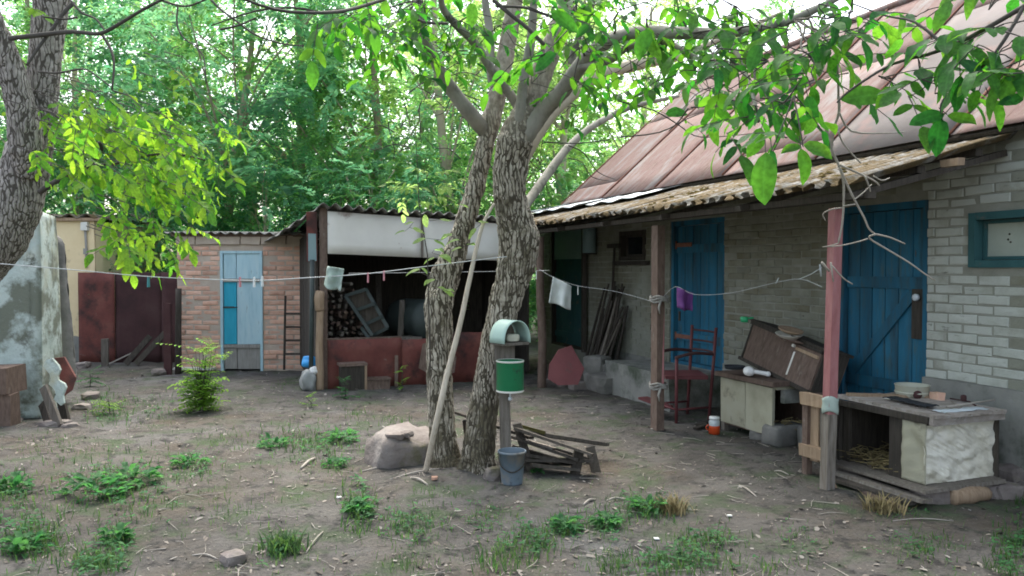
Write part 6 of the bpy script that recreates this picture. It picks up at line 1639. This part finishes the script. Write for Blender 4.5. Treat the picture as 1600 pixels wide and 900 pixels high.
for (a, b, Y_, m, lab) in [((68, 604), (92, 655), 7.95, 'old_wood', 'grey board slanting down by the plastered wall foot'), ((92, 612), (104, 648), 8.2, 'dark_wood', 'dark board slanting right beside the grey board'), ((66, 630), (76, 655), 8.1, 'dark_wood', 'short dark plank at the wall foot')]:
    p, q = at(*a, Y_ + .1), at(*b, Y_); q.z = .01; f = MB(); f.bar(p, q, .10, .03, (.4, 1, 0), .004); tag(f.build('slanting_board', M[m]), lab, 'board')
for (px, py, sz, k, lab) in [(18, 660, (.3, .2, .06), 90, 'flat pale stone under the reddish brown stool'), (85, 664, (.3, .2, .08), 91, 'pale rubble piece before the slanting boards'), (110, 668, (.14, .12, .05), 92, 'small pale rubble chip right of the slanting boards'), (142, 622, (.3, .18, .1), 93, 'mossy lump of rubble in the weeds near the dark slab'), (128, 640, (.2, .15, .08), 94, 'dark rubble lump below the dark slab'), (366, 878, (.12, .1, .08), 95, 'grey stone near the front of the yard'), (130, 575, (.3, .2, .12), 96, 'pale rubble at the foot of the yellow outbuilding')]:
    q = ground(px, py); f = MB(); f.rock((q.x, q.y, q.z + sz[2] * .25), sz, k, 2, .35, k); tag(f.build('stone', M['stone']), lab, 'stone')
# ================================================================== GROUND COVER
rc_ = random.Random(2024)
bl_v, bl_f = np.array([(-.5, 0, 0), (.5, 0, 0), (.32, .25, .6), (-.32, .25, .6), (.0, .62, .98), (.02, .63, .99)]), None
def blade_t(k):
    b = .35 + .2 * k
    V = np.array([(-.06, 0, 0), (.06, 0, 0), (-.05, b * .35, .55), (.05, b * .35, .55), (-.006, b, .95), (.006, b, .95)])
    return V, np.array([(0, 1, 3, 2), (2, 3, 5, 4)])
BT = [blade_t(k) for k in range(3)]
def zmat(p, rz, s, sz=None):
    c, s_ = math.cos(rz) * s, math.sin(rz) * s
    return [[c, -s_, 0, p[0]], [s_, c, 0, p[1]], [0, 0, sz or s, p[2]]]
# soft green patches: photo pixel centre, half width, half height, how many blades, height
PATCH = [(170, 765, 110, 55, 700, .07), (20, 770, 40, 40, 260, .08), (300, 730, 60, 28, 330, .06), (480, 690, 90, 30, 650, .07), (520, 725, 30, 20, 180, .06), (560, 800, 26, 40, 320, .09), (640, 825, 60, 30, 400, .06), (50, 845, 60, 40, 420, .08), (180, 840, 30, 20, 160, .07), (150, 880, 60, 25, 300, .08), (440, 862, 40, 25, 200, .07), (760, 810, 40, 30, 200, .05), (830, 850, 50, 30, 360, .07), (880, 825, 40, 25, 260, .06), (950, 820, 45, 25, 320, .06), (1010, 795, 40, 25, 300, .07), (1100, 850, 60, 25, 360, .06), (1060, 885, 90, 25, 420, .07), (1250, 845, 60, 30, 160, .04), (1440, 860, 70, 30, 260, .05), (1580, 860, 40, 50, 340, .07), (1400, 800, 60, 20, 160, .04), (1465, 775, 14, 10, 90, .07), (1590, 780, 20, 20, 140, .06),
         (170, 640, 40, 25, 260, .08), (240, 640, 40, 25, 180, .07), (440, 610, 30, 12, 60, .05), (620, 660, 25, 12, 120, .06), (560, 650, 30, 14, 130, .06), (90, 700, 70, 25, 200, .05), (350, 690, 40, 18, 160, .05), (780, 880, 50, 25, 250, .07), (640, 880, 40, 20, 130, .05), (360, 800, 60, 40, 160, .05), (1200, 890, 60, 20, 160, .05), (960, 880, 40, 25, 220, .06), (690, 780, 60, 30, 120, .05)]
mats_ = [[] for _ in BT]
for (px, py, hw, hh, n, h) in PATCH:
    for _ in range(int(n * .8)):
        q = ground(rc_.gauss(px, hw * .5), min(905, rc_.gauss(py, hh * .5)))
        mats_[rc_.randrange(3)].append(zmat(q, rc_.uniform(0, 6.28), h * rc_.uniform(.35, 1.0)))
for _ in range(17000):          # thin growth everywhere
    q = Vector((rc_.uniform(-6.5, 4.2), 3.0 + 8.5 * rc_.random() ** 1.7, 0))
    if mn.noise(Vector((q.x * .9, q.y * .9, 0))) < -.02: continue
    l_ = q - HO
    if l_.dot(HV) > -.5 and l_.dot(HU) > .2: continue
    q.z = gz(q.x, q.y)
    mats_[rc_.randrange(3)].append(zmat(q, rc_.uniform(0, 6.28), rc_.uniform(.010, .034)))
VV, FF, b = [], [], 0
for (v, f), ms_ in zip(BT, mats_):
    V, F = scatter(v, f, ms_); VV.append(V); FF.append(F + b); b += len(V)
o = bpy.data.objects.new('grass', np_mesh('grass', np.concatenate(VV), np.concatenate(FF), M['grass'])); COL.objects.link(o)
tag(o, 'thin patchy grass on the trodden soil', kind='stuff')

# low broad leaved weeds
mats_ = [[] for _ in LT_low]
for (px, py, hw, hh, n, h) in PATCH[:22] + PATCH[24:26]:
    for _ in range(int(n * .14)):
        q = ground(rc_.gauss(px, hw * .45), min(900, rc_.gauss(py, hh * .45)))
        a = rc_.uniform(0, 6.28); s_ = h * rc_.uniform(.3, .7)
        for k in range(rc_.randint(2, 4)):
            a += 1.7
            mats_[rc_.randrange(4)].append(frame((q.x, q.y, q.z + rc_.uniform(.005, h * .6)), (math.cos(a), math.sin(a), rc_.uniform(.1, .8)), (0, 0, 1), s_))
VV, FF, b = [], [], 0
for (v, f), ms_ in zip(LT_low, mats_):
    V, F = scatter(v, f, ms_); VV.append(V); FF.append(F + b); b += len(V)
o = bpy.data.objects.new('weeds', np_mesh('weeds', np.concatenate(VV), np.concatenate(FF), M['weed'])); COL.objects.link(o)
tag(o, 'low broad leaved weeds growing in patches on the soil', kind='stuff')

# single weed clumps that stand out
CLUMP = [(145, 775, 95, 26, .16, 'dense dark green clump of broad weeds at the left of the yard'), (205, 755, 70, 20, .15, 'broad leaved weed with pale leaves right of the dense clump'), (300, 728, 45, 16, .10, 'weed clump before the bright sapling shrub'), (535, 688, 50, 18, .13, 'fresh green weed clump left of the boulder'), (425, 700, 40, 14, .11, 'small weed clump in the middle of the yard'), (525, 730, 24, 12, .09, 'tuft of weeds below the fresh green clump'), (182, 845, 22, 12, .10, 'upright tuft of weeds low at the left of the yard'), (560, 805, 30, 18, .11, 'bushy weed in the front middle of the yard'),
         (1010, 800, 40, 16, .09, 'weed with a raised leaf right of the front middle'), (950, 825, 30, 14, .08, 'low leafy weed left of the raised leaf weed'), (885, 830, 26, 14, .10, 'slender weed with small leaves in front of the walnut'), (1470, 775, 18, 10, .09, 'bright small weed at the hutch corner'), (840, 745, 8, 6, .06, 'tiny green weed beside the grey bucket'), (20, 765, 30, 16, .14, 'weed clump at the far left edge of the yard'), (40, 860, 40, 16, .12, 'weed clump in the front left corner')]
for (px, py, wpx, n, h, lab) in CLUMP:
    q = ground(px, py)
    t = thing('weed_clump', lab, 'weed', q, 0, 'weed clumps on the yard')
    ms_ = []
    for _ in range(n * 3):
        a = rc_.uniform(0, 6.28); rr_ = mpx(wpx, q.y) * .5 * math.sqrt(rc_.random())
        c = Vector((rr_ * math.cos(a), rr_ * math.sin(a) * .8, rc_.uniform(.01, h * .8) * (1 - .5 * rr_ / mpx(wpx, q.y))))
        d = (math.cos(a) + rc_.gauss(0, .5), math.sin(a) + rc_.gauss(0, .5), rc_.uniform(-.1, .9))
        ms_.append(frame(c, d, (0, 0, 1), rc_.uniform(.5, 1.0) * min(.11, .045 + h * .4)))
    V, F = scatter(*LT[2], ms_)
    piece('leaves', np_mesh('leaves', V, F, M['weed'], True), t)
# dry tufts
for (px, py, lab) in [(1375, 800, 'dry yellowish tuft of grass before the hutch'), (445, 862, 'yellow green grass tuft at the front left'), (1050, 800, 'dry brownish grass tuft right of the raised leaf weed')]:
    q = ground(px, py); t = thing('grass_tuft', lab, 'grass tuft', q)
    ms_ = [zmat((rc_.gauss(0, .05), rc_.gauss(0, .05), 0), rc_.uniform(0, 6.28), rc_.uniform(.05, .11)) for _ in range(160)]
    V, F = scatter(*BT[2], ms_); piece('blades', np_mesh('blades', V, F, M['straw'] if px != 445 else M['grass']), t)

# feathery young shrubs: (px, py of foot, height m, fronds, material, label)
def shrub(px, py, H, nfr, m, lab, spread=.3, seed=0, leaf=.045, name='young_shrub'):
    rr_ = random.Random(seed); q = ground(px, py)
    t = thing(name, lab, 'shrub', q)
    st = MB(); ms_ = [[] for _ in LT_low]
    for s_ in range(max(1, nfr // 6)):
        top = Vector((rr_.gauss(0, spread * .3), rr_.gauss(0, spread * .25), H * rr_.uniform(.7, 1)))
        st.tube([(0, 0, -.02), top * .5 + Vector((rr_.gauss(0, .02), 0, 0)), top], [.006, .005, .002], 5, False)
        for k in range(6):
            c = top * rr_.uniform(.08, 1); a = rr_.uniform(0, 6.283); L = spread * rr_.uniform(.55, 1.0)
            d = Vector((math.cos(a), math.sin(a), rr_.uniform(-.25, .9))).normalized()
            side = d.cross(Vector((0, 0, 1))).normalized()
            pts = [c + d * L * i / 6 + Vector((0, 0, -.12 * L * (i / 6) ** 2)) for i in range(7)]
            st.tube(pts, .0016, 3, False)
            for i in range(1, 7):
                for sg_ in (-1, 1):
                    ms_[rr_.randrange(4)].append(frame(pts[i], side * sg_ + d * .35, (0, 0, 1), leaf * rr_.uniform(.7, 1.1)))
    piece('stem', st.mesh('stem', M['dark_twig']), t)
    VV, FF, b = [], [], 0
    for (v, f), mm_ in zip(LT_low, ms_):
        if mm_: V, F = scatter(v, f, mm_); VV.append(V); FF.append(F + b); b += len(V)
    piece('foliage', np_mesh('foliage', np.concatenate(VV), np.concatenate(FF), m), t)
shrub(318, 640, .80, 66, M['bright_plant'], 'feathery bright yellow green young shrub before the pale blue door', .30, 1, .065)
shrub(312, 642, .40, 90, M['bright_plant'], 'lower leafy growth at the foot of the bright shrub', .26, 2, .06)
shrub(541, 622, .26, 12, M['weed'], 'small green seedling before the dark wooden box', .16, 3, .05)
shrub(628, 612, .36, 10, M['bright_plant'], 'thin yellow green seedling before the red barrier', .14, 4, .045)
shrub(486, 636, .13, 6, M['bright_plant'], 'tiny yellowish seedling below the grey bag', .14, 5, .04)
shrub(172, 645, .22, 12, M['bright_plant'], 'low yellow green seedling among the rubble at the left', .22, 6, .04)
shrub(140, 605, .25, 12, M['weed'], 'pale weed at the foot of the yellow outbuilding', .2, 7, .05)

# leaf litter, chips and twigs
chips = MB(); twm = MB()
cv, cf = [], []
CH_T = (np.array([(-.5, -.3, 0), (.1, -.5, .08), (.5, .05, 0), (.15, .5, .1), (-.4, .3, .05)]), np.array([(0, 1, 2, 3, 4)]))
ms_ = []
for _ in range(9000):
    y = 3.2 + 9.5 * rc_.random() ** 1.35; x = rc_.uniform(-.62, .42 if y > 6 else .62) * y * 1.15
    p = Vector((x, y, 0)); l_ = p - HO
    if l_.dot(HV) > 1.2: continue
    if l_.dot(HV) > -.2 and rc_.random() < .6: continue
    s_ = .008 + .028 * rc_.random() ** 3
    rt_ = Euler((rc_.gauss(0, .25), rc_.gauss(0, .25), rc_.uniform(0, 6.28))).to_matrix()
    sc3 = (s_ * rc_.uniform(.8, 1.8), s_ * rc_.uniform(.4, 1), s_)
    ms_.append([[rt_[i][0] * sc3[0], rt_[i][1] * sc3[1], rt_[i][2] * sc3[2], (x, y, gz(x, y) + .006)[i]] for i in range(3)])
V, F = scatter(CH_T[0], CH_T[1], ms_)
def litter():
    m = bpy.data.materials.new('litter'); m.use_nodes = True; nt = m.node_tree; L = nt.links.new
    bs = nt.nodes['Principled BSDF']; ge = _n(nt, 'ShaderNodeNewGeometry'); cr = _n(nt, 'ShaderNodeValToRGB')
    e = cr.color_ramp.elements; e[0].position = 0; e[0].color = (.06, .05, .04, 1); e[1].position = 1; e[1].color = (.26, .245, .22, 1)
    for p_, c_ in ((.35, (.12, .10, .08, 1)), (.6, (.2, .17, .14, 1)), (.85, (.22, .2, .175, 1))): k = e.new(p_); k.color = c_
    L(ge.outputs['Random Per Island'], cr.inputs[0]); L(cr.outputs[0], bs.inputs['Base Color']); bs.inputs['Roughness'].default_value = .9; return m
M['litter'] = litter()
o = bpy.data.objects.new('leaf_litter', np_mesh('leaf_litter', V, F, M['litter'])); COL.objects.link(o)
tag(o, 'dry leaf bits, chips and small stones strewn over the soil', kind='stuff')
for _ in range(620):
    y = 3.2 + 8.0 * rc_.random() ** 1.3; x = rc_.uniform(-.62, .40) * y * 1.1
    a = rc_.uniform(0, 6.28); L_ = rc_.uniform(.04, .2); d = Vector((math.cos(a), math.sin(a), 0))
    p = G(x, y, .008); q = G(x + d.x * L_, y + d.y * L_, .012); m_ = p.lerp(q, .5) + Vector((-d.y, d.x, .3)) * rc_.uniform(-.02, .02)
    twm.tube([p, m_, q], [rc_.uniform(.0015, .004), .0025, .001], 4, False)
o = twm.build('fallen_twigs', M['twig']); tag(o, 'small fallen twigs strewn over the soil', kind='stuff')
# bigger sticks one can pick out
for (a, b, w_, lab) in [((565, 738), (640, 728), .018, 'pale stick lying left of the boulder foot'), ((610, 752), (690, 740), .014, 'long thin stick lying under the leaning pole'), ((642, 752), (668, 762), .02, 'short stick angled below the boulder'), ((470, 735), (492, 718), .026, 'crooked grey stick left of the boulder'), ((478, 865), (505, 830), .012, 'dark thin stick in the front middle of the yard'), ((912, 790), (930, 782), .02, 'pale curved wood chip right of the bucket'), ((948, 787), (976, 782), .018, 'pale wood chip further right of the bucket'), ((890, 832), (920, 832), .012, 'thin straw stick between the front weeds'), ((1210, 738), (1232, 744), .012, 'white splinter left of the pink post foot'), ((1365, 786), (1412, 794), .012, 'white splinter before the hutch'), ((1395, 815), (1490, 815), .008, 'long thin dry stem in the front right'), ((1155, 760), (1182, 778), .012, 'forked twig in front of the pink post'), ((300, 868), (340, 872), .010, 'pale thin stick in the front left')]:
    p, q = ground(*a), ground(*b); p.z += w_ * .35; q.z += w_ * .35
    f = MB(); f.tube([p, p.lerp(q, .5) + Vector((0, .02, .01)), q], [w_ * .35, w_ * .5, w_ * .3], 7, sub=3, wob=.3); tag(f.build('fallen_stick', M['twig']), lab, 'stick', 'sticks lying on the yard')
for (px, py, lab) in [(679, 755, 'orange brick chip under the leaning pole')]:
    q = ground(px, py); f = MB(); f.rock((q.x, q.y, q.z + .015), (.05, .04, .03), 3, 1, .2); tag(f.build('brick_chip', M['red_brick']), lab, 'chip')
for (px, py, lab) in [(530, 780, 'white scrap of paper in the middle of the yard'), (1140, 810, 'pale scrap in the front right of the yard'), (1026, 846, 'small white scrap among the front weeds')]:
    q = ground(px, py); f = MB(); f.rock((q.x, q.y, q.z + .01), (.035, .025, .012), px, 1, .3); tag(f.build('white_scrap', M['white_plastic']), lab, 'scrap')
